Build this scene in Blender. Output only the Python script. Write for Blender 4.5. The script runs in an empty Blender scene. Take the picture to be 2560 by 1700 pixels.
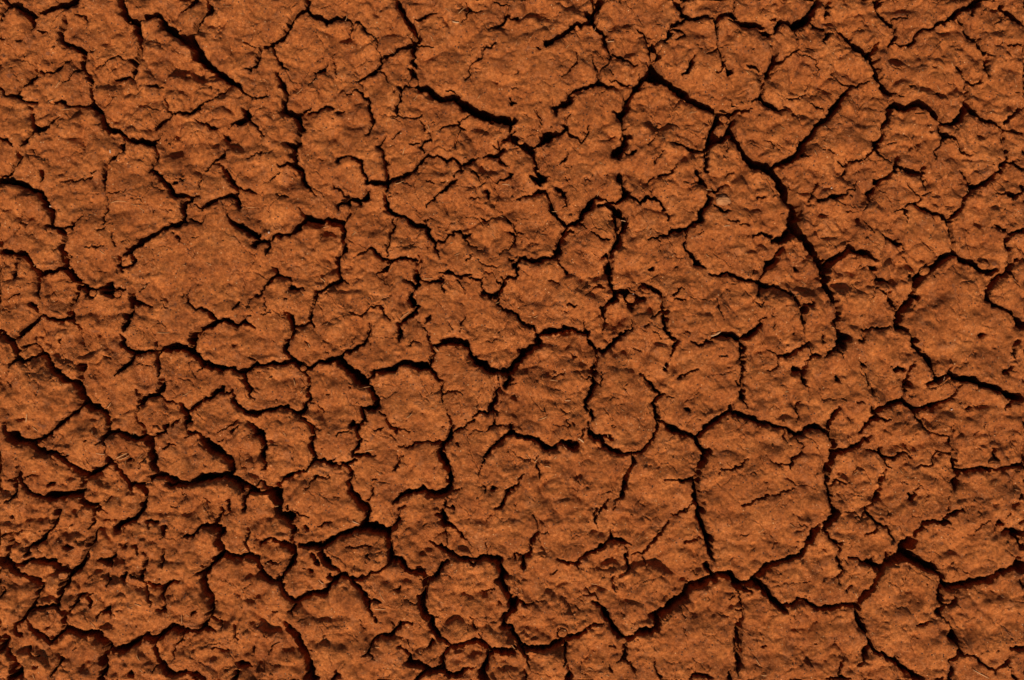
import bpy, math, random
import numpy as np

# ------------------------------------------------------------------ camera, sky, sun, exposure
PX = 0.0004                      # metres per pixel of the 2560 x 1700 photograph: a patch about one metre wide
FW, FH = 2560, 1700
CAM_H = 1.75
scene = bpy.context.scene
cam_data = bpy.data.cameras.new("camera")
cam_data.sensor_width = 36.0
cam_data.lens = 36.0 * CAM_H / (FW * PX)
cam_data.clip_start = 0.01
cam_data.clip_end = 500.0
cam = bpy.data.objects.new("camera", cam_data)
cam.location = (0, 0, CAM_H)
scene.collection.objects.link(cam)
scene.camera = cam

SUN_EL, SUN_AZ = math.radians(48.0), math.radians(-7.0)      # from below the frame, a little from the left
world = bpy.data.worlds.new("World")
scene.world = world
world.use_nodes = True
wn = world.node_tree
wn.nodes.clear()
w_out = wn.nodes.new("ShaderNodeOutputWorld")
w_bg = wn.nodes.new("ShaderNodeBackground")
w_sky = wn.nodes.new("ShaderNodeTexSky")
w_sky.sky_type = "NISHITA"
w_sky.sun_disc = False
w_sky.sun_elevation = SUN_EL
w_sky.sun_rotation = math.pi + SUN_AZ * -1.0
w_bg.inputs["Strength"].default_value = 0.06
wn.links.new(w_sky.outputs[0], w_bg.inputs[0])
wn.links.new(w_bg.outputs[0], w_out.inputs[0])

sun_data = bpy.data.lights.new("sun", "SUN")
sun_data.energy = 5.0
sun_data.angle = math.radians(0.5)
sun_data.color = (1.0, 0.92, 0.80)
sun = bpy.data.objects.new("sun", sun_data)
scene.collection.objects.link(sun)
from mathutils import Vector
sun_dir = Vector((math.sin(SUN_AZ) * math.cos(SUN_EL), -math.cos(SUN_AZ) * math.cos(SUN_EL), math.sin(SUN_EL)))
sun.rotation_euler = sun_dir.to_track_quat("Z", "Y").to_euler()
sun.location = sun_dir * 3

scene.view_settings.view_transform = "Standard"
scene.view_settings.look = "None"
scene.view_settings.exposure = 0.02
scene.view_settings.gamma = 1.0
scene.view_settings.use_curve_mapping = False

# ------------------------------------------------------------------ the crack network, read off the photograph
# one block per sixteenth of the patch; "x,y,w" points of a crack with its width (w carries on when left out),
# "p" a pit with its diameter, "s" a straw fibre
CRACKS = {
"00": """
0,170,20 20,110,25 60,40,50 160,40,50 230,100,70 290,130,80 370,105,40 450,70,50 540,40,60 640,20,70 690,-10,60
60,40,50 40,-10,45
280,130,40 280,220,25 265,265,8
590,140,12 600,190,35 560,290,35 570,370,40 640,400,35 700,435,50 770,465,50 760,540,45 755,630,35
770,460,25 850,460,6
755,635,22 670,660,12 650,690,8 570,760,5
760,640,20 820,700,25 850,770,14
825,770,14 830,850,28 850,900,30 820,940,30
820,945,25 760,965,15 680,965,15 610,960,20 560,930,26 490,920,10
820,950,30 880,1010,40 940,1080,35 960,1160,40 1000,1190,50 1070,1190,30 1120,1240,40 1160,1280,35 1250,1290,45 1330,1310,50 1400,1320,40 1440,1270,20 1485,1210,5
1135,1280,25 1120,1360,35 1070,1420,22 1000,1470,22 970,1510,25 980,1575,25
1405,1325,20 1420,1380,20 1440,1420,20 1410,1490,25 1370,1575,30
1110,-10,50 1130,100,50 1160,160,60 1250,180,70 1250,260,50 1280,340,30 1275,420,20 1280,470,40 1260,560,50 1230,640,36 1215,735,4
1250,160,60 1340,140,50 1440,120,40 1490,180,40 1500,240,60 1570,270,90 1640,320,50 1710,350,90 1780,400,90 1810,490,100 1860,550,70 1960,620,50 2080,710,55 2170,770,40 2220,820,28 2275,872,6
1710,350,60 1790,270,70 1820,200,35 1890,130,30 1940,80,40 1910,20,20 1890,-10,15
1790,-5,40 1740,40,26 1680,60,15 1640,90,7
2080,730,14 2075,800,12 2030,860,12 1960,910,12 1850,940,20 1780,1000,35 1730,1040,30 1650,1030,20 1570,1040,15 1555,1090,15 1490,1100,20 1440,1140,30 1415,1190,10
1562,1045,12 1540,980,10 1505,875,10
2275,872,8 2320,885,15 2290,940,40 2260,1010,50 2270,1080,50 2220,1110,40 2140,1120,30 2115,1155,6
2270,1080,30 2310,1110,20 2365,1165,20
2320,885,15 2365,902,10
2365,600,26 2300,640,20 2255,632,5
2250,380,8 2365,437,8
1370,790,30 1420,780,20 1500,800,7
1060,720,30 1110,710,40 1170,690,20 1212,738,5
570,590,20 520,620,30 490,660,25 420,655,20 340,640,20 300,670,25 260,730,30 200,790,20 150,840,20 110,880,20 50,885,15 20,820,15 -5,810,20
570,590,16 640,530,6
320,560,8 315,640,15
140,870,25 200,910,20 300,925,25 330,910,10
250,970,15 290,1010,15 280,1090,20 290,1140,30 340,1190,50 400,1170,40 470,1110,35 545,1070,10
320,1190,30 250,1250,45 190,1350,7
890,597,12 960,585,10 980,555,12 1030,520,15 1070,495,8 1100,520,12 1155,537,6
1180,545,20 1240,560,40
-5,1280,15 60,1285,25 80,1320,15 105,1342,5
160,1395,16 180,1450,35 150,1510,30 95,1575,20
1790,1090,6 1850,1130,15 1940,1160,25 2035,1160,7
2045,1212,14 2090,1270,40
2065,1385,16 2030,1430,25 1960,1480,15 1930,1530,15 1880,1575,12
1950,1505,10 2030,1510,12 2060,1575,20
2365,1425,8 2255,1455,6
500,400,6 470,450,5
1050,870,10 1000,930,7 955,972,5
220,510,8 190,570,4
340,270,12 410,285,12
700,120,15 780,140,15 805,195,5
p 1720,695,60
p 1615,440,40
p 170,360,66
p -2,335,66
p 1990,350,26
p 1590,600,30
s 430,940 490,915
s 500,810 550,750
s 560,1010 650,1000
s 1005,1410 1015,1370
""",
"01": """
480,-10,40 485,25,40 475,70,30 410,115,40 330,185,45 310,250,40 250,335,45 170,390,30 110,425,28 40,445,30 15,540,25 -5,620,25
475,80,25 500,130,30 590,155,35 655,205,40 730,160,35 820,150,30 850,170,16 895,205,14 885,250,12 840,335,8 835,400,4
895,200,12 930,185,14 985,240,14 1020,295,10 1085,320,10 1120,390,10 1115,440,8 1155,505,10
1300,-10,35 1340,60,45 1370,140,50 1440,230,60 1490,330,70 1450,420,50 1440,480,30 1465,510,22 1440,555,35 1465,605,25
1440,400,40 1370,430,25 1290,455,25 1250,490,28 1160,510,28 1150,560,25 1110,640,28 1060,670,25 1000,710,15 930,740,10 890,770,5
1110,650,10 1180,655,10 1200,700,10 1220,765,6
1485,410,14 1550,418,12 1630,430,6
1430,630,35 1455,690,55 1450,760,70 1500,795,50 1570,800,60 1640,870,80 1720,905,60 1830,890,55 1870,870,30
1870,870,25 1820,835,15 1765,822,12
1860,920,70 1930,960,90 2030,1020,90 2140,1060,80 2240,1085,80 2370,1105,75
2150,1110,30 2180,1140,15
1320,870,20 1325,920,24 1295,1010,24 1290,1065,10
1330,880,15 1325,800,35 1380,780,15 1440,800,10
1240,1065,6 1290,1070,10 1400,1080,10 1480,1085,14 1530,1045,10
1520,1110,8 1550,1150,20 1560,1190,8
1600,1210,10 1620,1295,4
1600,1265,16 1550,1310,30 1525,1345,24 1540,1390,12
1400,1330,8 1500,1312,10
1575,1400,10 1560,1435,30 1510,1490,30 1455,1575,30
1570,1430,18 1700,1435,18 1750,1475,25 1820,1460,20 1895,1515,25 1980,1480,25 2050,1440,10
1895,1510,20 1890,1575,18
1700,1190,8 1740,1160,14 1860,1140,12 1900,1095,10 1990,1050,6
1865,1145,10 1920,1185,12 1950,1195,5
1900,1195,8 1850,1260,10 1835,1320,14 1850,1360,6
2370,1210,30 2300,1270,40 2250,1300,40 2265,1370,45 2240,1420,35 2150,1420,25 2100,1440,10
2250,1430,20 2245,1475,22 2310,1515,10
2265,1300,25 2365,1250,30
2180,1335,10 2240,1350,10
925,825,10 985,870,18 1040,930,26 1060,1010,26 1080,1100,25 1060,1190,18 1040,1225,12 1000,1235,8
920,830,10 830,860,8
195,650,14 200,700,20 225,760,40 275,840,45 260,930,40 250,1010,45 320,1040,50 370,1050,45 385,1120,50 410,1190,55 385,1280,50 360,1350,45 345,1430,45 350,1510,50 400,1550,45 420,1575,45
360,1350,40 280,1325,25
380,1040,40 420,1015,25 490,985,14
480,1025,14 550,1030,20 590,1005,20 660,975,22 720,995,12
740,1050,16 795,1010,8
690,1070,8 725,1080,8
350,1510,30 280,1500,25 230,1530,20 190,1520,10
150,440,12 180,510,16 220,580,20 260,610,16 290,640,6
660,575,8 620,640,20 555,660,12 525,740,8 485,780,4
710,480,5 715,590,7 740,710,6
-5,910,16 60,890,14 100,880,10 105,825,6
-5,1160,10 35,1210,14 70,1245,10
-5,1425,8 60,1410,8
720,1500,10 750,1470,30 830,1435,16 900,1455,20 960,1490,24 990,1575,26
1200,1245,8 1160,1300,20 1130,1350,20 1170,1390,18 1190,1470,28 1200,1575,22
1340,1190,6 1300,1250,12 1240,1275,6
560,1465,4 620,1475,6
2310,60,14 2310,130,30 2280,210,28 2190,250,12 2140,260,4
2325,120,15 2350,175,6
2200,10,12 2330,45,14
1670,100,10 1590,110,24 1530,160,20 1450,170,8
1640,265,6 1690,240,6
1940,10,8 1965,85,16 1940,160,10 1895,190,8
1965,85,14 2020,100,14 2090,90,8
1965,85,10 1850,75,4
2210,390,14 2150,420,16 2080,450,12 2095,500,12 2050,550,15 1965,610,12 1960,680,14 1930,750,6
2090,470,12 2130,410,10
1980,655,4 2080,645,3
2345,1050,20 2365,1090,25
2340,880,15 2365,930,20
s 820,190 832,125
s 1450,920 1490,860
s 1600,1200 1580,1140
s 1350,1420 1375,1350
s 1870,120 1930,55
s 1810,190 1870,205
s 370,860 430,810
s 420,1425 440,1410
s 2040,910 2070,870
s 1610,330 1630,375
s 1740,70 1790,110
p 1220,230,24
p 1265,835,26
p 1460,990,18
p 2225,765,24
p 2280,1490,10
2350,1105,50 2350,1170,28 2345,1215,12
""",
"02": """
790,-10,110 790,50,80 750,110,60 740,180,70 780,230,45 850,285,40 870,360,40 890,430,25 915,470,28 910,545,16 870,590,12 820,640,14
740,190,60 650,205,45 580,210,45 530,260,40 460,320,40 400,340,30 335,380,60 310,405,30
760,80,60 710,120,70
930,490,15 980,505,25 1060,550,22 1140,590,16
880,270,10 910,270,8
1165,262,14 1215,290,25 1245,350,22 1275,400,45 1275,480,25 1310,540,35 1300,600,90 1300,680,130 1230,690,80 1190,750,45 1120,840,50 1070,890,60 1060,970,45 1010,1050,60 1025,1130,35 1040,1190,40 1065,1250,70 1035,1330,50 980,1400,80 940,1430,50 1000,1450,25
1275,390,25 1345,375,6
1300,400,45 1360,500,40 1330,540,40
1320,640,100 1400,720,70 1500,770,70 1580,830,60 1650,910,60 1760,960,50 1870,1010,50 1920,1040,50 1990,1050,25 2080,1020,30 2120,1020,25 2230,995,6
1940,1060,60 2050,1060,30 2020,1180,60 2050,1270,45 2120,1350,50 2170,1430,55 2240,1510,60 2365,1530,90
1920,1060,80 1900,1130,80 1860,1190,45 1860,1270,110 1800,1360,40 1795,1440,35 1800,1575,30
1860,1280,90 1940,1290,50 2010,1200,60
1480,1310,12 1570,1330,20 1660,1370,22 1790,1388,18
1500,5,20 1560,30,60 1590,110,45 1640,155,40 1720,160,40 1800,140,30 1860,150,12
1620,150,25 1540,195,30 1460,240,20 1455,300,35 1420,375,16
1620,-10,10 1570,0,30
1890,240,25 1890,170,45 1940,125,35 2040,130,45 2060,150,25
2050,0,14 2045,90,14
2000,190,8 2080,190,30 2150,215,40 2260,200,60 2320,230,40
2365,300,45 2310,290,30
1895,250,14 1910,350,12 1895,430,12 1840,480,10 1790,485,8
1900,440,12 1950,510,14 1960,590,30 2020,650,45 2005,690,8
1950,600,14 1900,660,8
2170,600,12 2260,605,25 2290,640,10
2290,720,10 2320,750,25 2310,830,30 2310,890,40 2365,935,30
2310,890,25 2210,920,12
1860,900,7 1870,950,7
2020,920,8 2045,970,8 2100,1000,6
1710,400,6 1750,450,6
1570,265,12 1590,320,20 1520,365,8
1550,270,25 1460,265,12
1690,500,20 1665,555,35 1620,640,32 1580,695,8
600,470,18 600,570,14 550,640,12 500,665,8 445,685,5
735,490,8 745,560,10 800,630,22 815,720,22 780,760,30 700,800,30 600,815,30 530,850,40 540,920,45 450,960,45 400,990,35 415,1070,12
800,760,40 880,780,30 960,800,8
910,740,8 960,735,18 1040,770,18 1090,775,8
980,510,10 915,500,10
910,630,8 945,690,5
380,920,6 395,990,10
240,1010,6 255,1080,14 275,1140,10
500,1070,18 490,1140,25 500,1190,30 440,1220,45 330,1240,110 290,1290,70 370,1270,50
530,1230,10 600,1270,18 640,1310,12 690,1270,14 700,1150,10
500,1200,25 530,1230,12
550,1040,10 500,1075,12
820,1285,6 900,1275,8 950,1235,8
-5,1255,60 40,1280,70 110,1330,70 180,1380,60 220,1480,35 230,1575,30
180,1340,40 260,1330,30
520,1390,10 500,1460,18 450,1500,10
1140,1380,30 1110,1415,20 1050,1400,12
1360,1430,8 1320,1480,22 1300,1500,8
1530,1510,10 1490,1560,20
1420,1380,5 1340,1430,6
1310,1130,7 1330,1210,8
1270,1330,10 1320,1240,10
940,1020,16 990,1050,20
1160,130,6 1200,210,4
1060,190,4 1060,230,3
-5,170,14 50,150,30
-5,945,25 30,940,14
80,640,6 20,690,4
-5,800,8 70,805,5
250,440,20 230,430,12
1820,1090,12 1830,1140,8
1000,10,14 1010,30,6
2020,1270,8 1990,1380,8 2010,1400,4
p 2010,300,44
p 245,432,36
p 640,35,28
p 330,1420,55
p 5,1095,55
p 1280,1130,60
p 2220,780,28
p 1550,265,24
p 1000,280,20
p 600,1120,16
p 870,1070,22
p 1370,1020,26
s 495,445 530,405
s 765,265 775,230
s 690,300 720,285
s 880,372 940,375
s 1640,1040 1720,1020
s 2160,650 2200,690
""",
"03": """
470,-10,50 430,60,40 390,130,80 310,190,90 240,240,60 190,190,40 120,180,40 95,240,50 60,290,20
540,60,12 560,100,35 530,170,6
570,40,25 540,40,30 600,-10,20
30,155,10 130,155,14
400,180,20 450,240,22 540,250,20 560,290,22 610,310,12
560,300,25 530,360,30 520,385,20
250,280,10 285,350,12 280,440,10 200,510,12 150,545,12 90,560,40
280,470,8 360,495,10 420,510,10 460,580,10 475,680,6
-5,690,40 30,620,35 70,560,50 80,480,40 70,430,35 40,420,10
640,265,8 690,290,25 760,340,40 830,420,60 920,480,70 990,530,80 1010,600,80 1040,690,70 1090,780,70 1140,830,50 1220,850,12
970,470,50 1020,390,30 1040,360,12
1020,-10,50 1020,60,20 1050,140,25 1110,200,35 1190,240,30 1190,320,28 1150,395,14 1120,415,6
1180,230,20 1170,160,16 1240,150,10 1300,145,10
1080,0,14 1040,30,20
1305,0,6 1300,130,8
1200,360,12 1250,405,14 1310,400,20 1370,350,30 1390,280,25 1450,250,20 1530,260,28 1600,190,28 1680,175,25 1730,130,55 1800,70,45 1880,50,30 1930,10,60 1960,-10,60
1930,20,40 1890,130,10
1770,150,25 1830,230,25 1870,320,28 1910,365,22 1970,350,25 1980,420,25 2020,470,25 2110,500,8
2055,480,10 2040,580,28 2055,690,16
2190,-10,30 2205,60,35 2270,110,50 2330,180,50 2365,200,35
2180,110,10 2150,200,10 2095,235,6
2240,400,12 2365,400,18
2140,385,6 2190,375,6
1760,610,35 1810,650,12 1805,700,8 1855,740,16 1920,775,14 1980,740,16 1985,690,10
1855,740,16 1850,820,25 1860,900,45 1830,990,60 1790,1090,45 1720,1130,50 1620,1130,30 1560,1050,55 1510,980,70 1420,930,80 1310,970,70 1200,960,70 1150,930,40
1600,1130,20 1610,1200,40 1640,1250,60 1740,1270,25 1780,1310,14 1800,1370,30 1850,1410,16 1920,1425,5
1860,930,60 1920,1030,45 2030,1100,40 2130,1120,35 2210,1185,20
2190,1180,16 2185,1280,20 2215,1370,28 2220,1470,25 2160,1540,28 2150,1575,25
2210,1185,14 2280,1190,16 2365,1230,14
2220,1480,20 2290,1500,30 2365,1550,25
2365,980,25 2300,1030,20 2240,1090,30 2190,1130,8
1620,1260,18 1600,1340,10 1550,1390,10 1560,1450,8
1540,860,5 1590,860,20 1590,880,8
1150,960,40 1140,1020,60 1120,1100,30 1080,1140,35 1085,1230,22 1050,1290,35 1000,1340,70 1030,1400,18 1130,1480,10
980,1310,35 1000,1370,35
980,1375,12 930,1430,12 850,1470,12 770,1490,16 720,1525,16 650,1480,8
720,1525,16 725,1575,18
1205,1420,12 1195,1500,30 1180,1575,35
1195,1530,25 1310,1560,35 1420,1575,30
1445,1545,40 1450,1575,25
950,730,16 880,765,14 780,785,20 740,830,35 680,910,40 610,1010,60 570,1080,40 470,1140,45 410,1230,50 340,1300,60 300,1400,60 230,1460,50 130,1490,35 60,1530,30 -5,1565,40
340,1420,30 380,1440,10
780,785,16 690,745,14 640,735,7
550,690,8 620,735,6
420,735,6 380,770,8 375,850,10 310,890,12 200,905,10
-5,935,45 70,980,45 110,1005,25 180,1000,10
220,985,8 260,1050,14 300,1070,10 315,1150,4
400,930,8 480,980,14 530,1020,4
35,1290,8 70,1355,10
100,1360,8 150,1405,5
560,1380,8 620,1415,14
500,1370,5 560,1385,8
1380,1030,7 1450,1040,4
750,920,5 860,960,4
590,660,8 620,720,5
430,60,60 420,130,40
860,180,6 900,190,5
2080,100,4 2130,60,4
1100,1320,5 1200,1310,14 
1770,500,4 1760,440,4
1280,880,8 1230,870,8
1310,795,16 1360,790,6
p 105,70,28
p 580,210,45
p 870,260,44
p 905,205,36
p 1510,490,66
p 1555,610,40
p 1765,615,44
p 1580,855,44
p 555,845,40
p 1985,1240,70
p 1330,1365,50
p 1410,1320,60
p 1720,390,20
p 2245,780,36
p 2265,540,26
p 2010,800,26
p 480,405,24
p 655,885,16
p 1520,1210,40
p 200,1030,4
p 500,360,24
s 1570,780 1610,830
s 1570,600 1620,640
s 1690,915 1700,970
s 1380,860 1410,800
""",
"10": """
95,-10,20 60,40,30 0,60,20
-5,95,40 80,95,50 160,120,45 230,140,50 280,180,35 350,195,30 370,240,50 410,310,55 470,360,40 480,430,30 475,515,25 540,540,35 590,590,50 590,650,40 555,710,45 580,790,40 600,860,70 630,940,70 680,1000,60 720,1040,50 790,1080,50 850,1110,35 920,1095,25 1000,1070,90 1060,1095,30 1150,1100,14
375,-5,20 385,50,20 365,90,12
355,200,35 355,150,8
480,510,20 400,515,10
560,535,16 650,520,16 690,490,14 710,450,14 755,405,6
670,560,10 665,520,12
610,800,25 650,800,20
545,740,20 530,720,20
970,-5,30 955,60,20 960,130,16 950,170,6
1140,185,6 1080,200,8 990,205,8 985,300,8 960,420,12 950,490,8
900,545,8 945,555,10 965,520,6
545,115,8 600,95,10 690,90,14 740,80,12 770,95,14 830,60,8
830,15,12 890,0,6
1025,580,5 1020,640,10 1060,695,8
770,710,7 860,705,9 955,705,6
1120,655,5 1165,655,6
1400,-5,30 1460,50,40 1530,120,45 1570,200,40 1620,230,35 1700,235,30 1760,240,25 1820,225,22
1760,240,40 1700,290,60 1670,350,40 1700,430,35 1700,470,35 1620,505,30 1490,530,30 1450,580,35 1380,605,50 1270,680,60 1190,735,50 1120,775,20 1080,800,22 1090,870,25 1125,935,20
1200,760,25 1240,840,28 1190,880,22 1120,895,16
1570,125,20 1625,110,20
1650,65,10 1680,85,8
1840,35,8 1840,80,10 1825,150,10
1780,0,5 1840,40,6
1890,310,50 1960,280,40 2060,245,35 2130,225,35 2185,250,40 2200,340,35 2200,380,8
2170,220,22 2180,150,25 2120,90,30 2090,20,35 2080,-10,30
2190,140,18 2240,180,14 2365,205,12
1890,310,30 1860,345,14 1780,310,8
1760,460,14 1800,478,16 1860,475,12 1885,415,6
2095,375,6 2110,430,14 2140,480,30 2200,510,50 2280,550,60 2365,605,60
2340,690,30 2330,690,30
1635,610,12 1655,655,8
1610,580,10 1600,578,10
1350,1050,8 1290,1105,10
1230,1100,25 1210,1180,60 1220,1250,30 1180,1340,60 1150,1440,45 1135,1480,20
1230,1210,40 1310,1240,22 1390,1250,16
1090,1520,16 1130,1568,30
1745,1075,8 1710,1140,7
1675,1125,8 1670,1175,8
1725,1150,6 1735,1220,14 1790,1275,16 1860,1280,16 1920,1310,25 1960,1360,30 2000,1400,50 1960,1410,50 1860,1460,45 1790,1500,55 1760,1575,60
2010,1400,40 2050,1370,25 2110,1400,35 2190,1420,35 2240,1390,35 2290,1430,30 2340,1445,20
2240,1390,30 2260,1360,20 2310,1340,8
2365,1165,6 2300,1195,8 2260,1260,5
2190,1220,25 2160,1270,14
710,1060,40 690,1140,35 640,1250,30 630,1360,28 570,1380,25 480,1380,25 410,1345,25 350,1330,30 290,1400,45 200,1480,50 110,1560,40
640,1365,22 690,1420,14 740,1460,12 730,1500,8 745,1575,6
580,880,40 500,920,35 430,930,45 350,950,50 310,900,25 280,860,30 230,790,40 180,755,50 110,760,30 20,740,40 -5,745,40
165,770,30 130,850,28 120,940,30 100,1010,12
340,960,25 330,1060,28 335,1130,20 355,1170,8
40,1185,10 100,1145,14 170,1135,12
250,1225,25 320,1255,30 335,1320,16
-5,1480,16 30,1520,30 60,1530,14
210,390,5 170,490,8 135,580,5
170,490,8 240,490,12
1800,760,5 1790,800,4
540,1568,14 548,1545,10
2080,1150,3 2090,1152,3
1495,1240,5 1530,1260,8
850,210,5 900,205,6
1540,355,5 1590,375,6
840,1140,70 850,1140,70
950,1130,50 1070,1140,60
p 1500,180,30
p 1410,370,20
p 1815,1045,28
p 695,185,28
p 460,575,26
p 1990,355,16
p 520,1130,16
p 1100,1345,24
p 800,460,10
p 1160,740,30
p 1420,1520,12
s 1010,300 1160,295
s 445,330 465,332
s 295,885 312,873
s 1330,1085 1345,1060
s 920,740 960,775
s 1455,780 1480,745
s 1645,940 1655,905
s 1900,850 1960,880
s 1200,310 1260,325
s 1280,340 1330,380
s 2260,350 2360,345
s 1440,1500 1560,1500
""",
"11": """
430,-5,25 440,70,35 455,140,30 500,180,14 545,230,5
220,25,10 160,70,12 115,100,6
190,205,6 240,235,10 295,250,6
990,-5,20 1015,50,18 1030,110,30 1100,115,40 1150,105,35 1200,125,40 1240,90,35 1320,60,28 1400,30,28 1460,0,22
1210,0,20 1215,70,30 1205,130,40 1210,180,16
1185,215,25 1195,270,50 1210,340,35 1250,390,35 1310,415,30 1360,425,25 1420,475,45 1500,515,45 1580,530,30 1590,580,35 1620,630,35 1650,660,25 1660,730,18 1690,800,7
1570,520,20 1555,470,18 1600,450,10
1660,655,22 1720,655,20 1780,605,16 1820,590,16 1840,555,16 1880,560,16 1910,600,14 1920,630,20 1960,590,8
1915,600,16 1980,590,14
1920,650,8 1990,690,10 2060,745,7 2080,750,4
710,125,10 720,165,18 780,185,18 820,230,20 880,260,45 960,270,40 1010,240,40 1040,180,20
850,265,30 830,305,40 770,310,45 760,350,14
950,300,25 960,300,25
395,345,8 430,380,20 450,420,60 540,455,60 600,455,50 660,430,70 740,470,70 800,465,60 840,420,30 870,385,14
430,440,45 390,510,45 320,580,30 240,600,30 170,600,30 110,655,30 40,650,28 5,620,28 -5,600,28
110,660,28 110,740,25 95,790,12
40,660,30 -5,665,35
790,480,45 795,560,32 800,650,35 805,740,40 750,790,40 740,860,32 755,960,28 770,1010,32 690,1055,28 610,1100,25 550,1125,35 525,1220,25 510,1310,22 485,1400,20 430,1440,20 370,1435,25 340,1450,40
780,1000,22 840,1045,8
490,1410,20 540,1430,16
245,1295,14 265,1325,16 300,1345,40 330,1420,45 345,1490,50 290,1575,35
140,890,8 175,910,30 180,960,25 120,1010,25 70,1090,20 30,1155,14 -5,1165,16
190,965,22 260,975,16 315,990,18 325,1040,16 310,1080,40 370,1095,18 420,1080,14 450,1110,6
250,1180,20 290,1185,16
80,1180,8 75,1300,6
40,1330,8 130,1320,7
1265,445,14 1270,510,18 1240,600,22 1225,680,18 1210,740,18 1215,790,6
1300,460,8 1280,510,8
1195,690,12 1215,690,12
880,800,7 940,770,14 1010,740,14 1070,715,25 1105,760,35 1170,805,35 1250,835,25 1310,810,22 1370,800,20 1450,825,24 1505,840,25 1510,790,14
1505,845,32 1485,920,35 1480,990,50 1500,1040,30 1470,1080,40
1480,1080,25 1430,1130,25 1425,1190,50 1450,1230,40 1500,1260,30 1470,1310,40 1390,1360,40 1310,1420,35 1320,1480,35 1340,1505,30 1320,1575,22
1390,1010,12 1455,1060,25
1230,850,20 1200,890,35 1160,930,22 1105,950,10
1520,1020,8 1600,1025,14 1690,1025,25 1720,990,14
1700,950,14 1780,930,35 1860,975,20 1910,970,25 1980,960,12
1980,990,10 2060,1015,25 2090,990,12
2080,1010,16 2085,1090,14 2100,1130,35 2190,1160,30 2250,1120,35 2275,1050,35 2290,990,30 2365,990,30
2270,1070,20 2210,1005,10
2220,1160,22 2225,1230,20 2260,1260,20 2310,1280,16 2330,1305,25 2365,1310,25
1855,1010,6 1890,1070,8 1940,1140,8
1710,1040,8 1735,1130,14
860,1315,8 980,1335,12 1010,1310,10 1060,1250,12 1140,1245,12 1160,1300,14 1200,1340,10 1240,1380,6
985,1350,10 985,1335,8
1045,1405,10 1040,1490,22 1005,1575,22
1535,1440,6 1580,1500,12 1610,1575,16
1610,1350,25 1550,1410,10
1790,1405,4 1810,1470,5
1930,1340,6 1900,1410,10 1870,1490,8
1860,90,20 1790,120,30 1740,180,32 1680,220,14 1630,270,12 1580,305,12 1570,335,8
1560,90,5 1650,130,10
1700,110,8 1770,95,6
1835,60,14 1850,15,12 1910,0,8
2000,10,10 2040,50,12 2070,100,4
2365,30,22 2310,70,20 2215,105,12
2125,180,28 2140,260,28
2210,140,7 2215,200,8 2255,230,5
2200,290,6 2205,350,5
1960,250,6 2060,245,5
2060,445,12 2120,460,14 2220,430,10
2320,465,16 2350,490,16
2365,670,10 2320,720,8 2250,750,6
1990,770,4 1940,830,8
2050,820,5 2080,865,8 2150,870,8 2220,895,9 2245,880,5
1230,1160,4 1235,1165,4
810,1330,4 810,1390,4
530,800,4 580,850,5
30,880,4 40,890,4
2340,810,20 2365,830,20
1730,1575,40 1760,1560,40 1860,1560,40 1930,1570,20
p 600,965,40
p 1590,715,36
p 2125,940,36
p 1265,1350,20
p 1270,1365,20
p 1105,1155,24
p 1620,430,24
p 1240,240,30
p 1300,205,30
p 870,550,26
p 350,30,34
p 120,345,16
p 635,1135,26
p 2010,1150,16
p 1680,540,10
p 2190,1190,30
s 580,995 625,1030
s 610,990 630,1020
s 120,580 108,570
s 1330,1370 1410,1310
s 1540,1002 1630,998
s 2270,125 2340,130
s 1790,675 1815,668
s 1830,790 1880,768
s 880,600 915,570
s 600,520 650,505
s 2210,1230 2245,1215
s 2220,1320 2260,1290
s 1280,130 1370,90
s 640,1430 665,1400
""",
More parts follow.
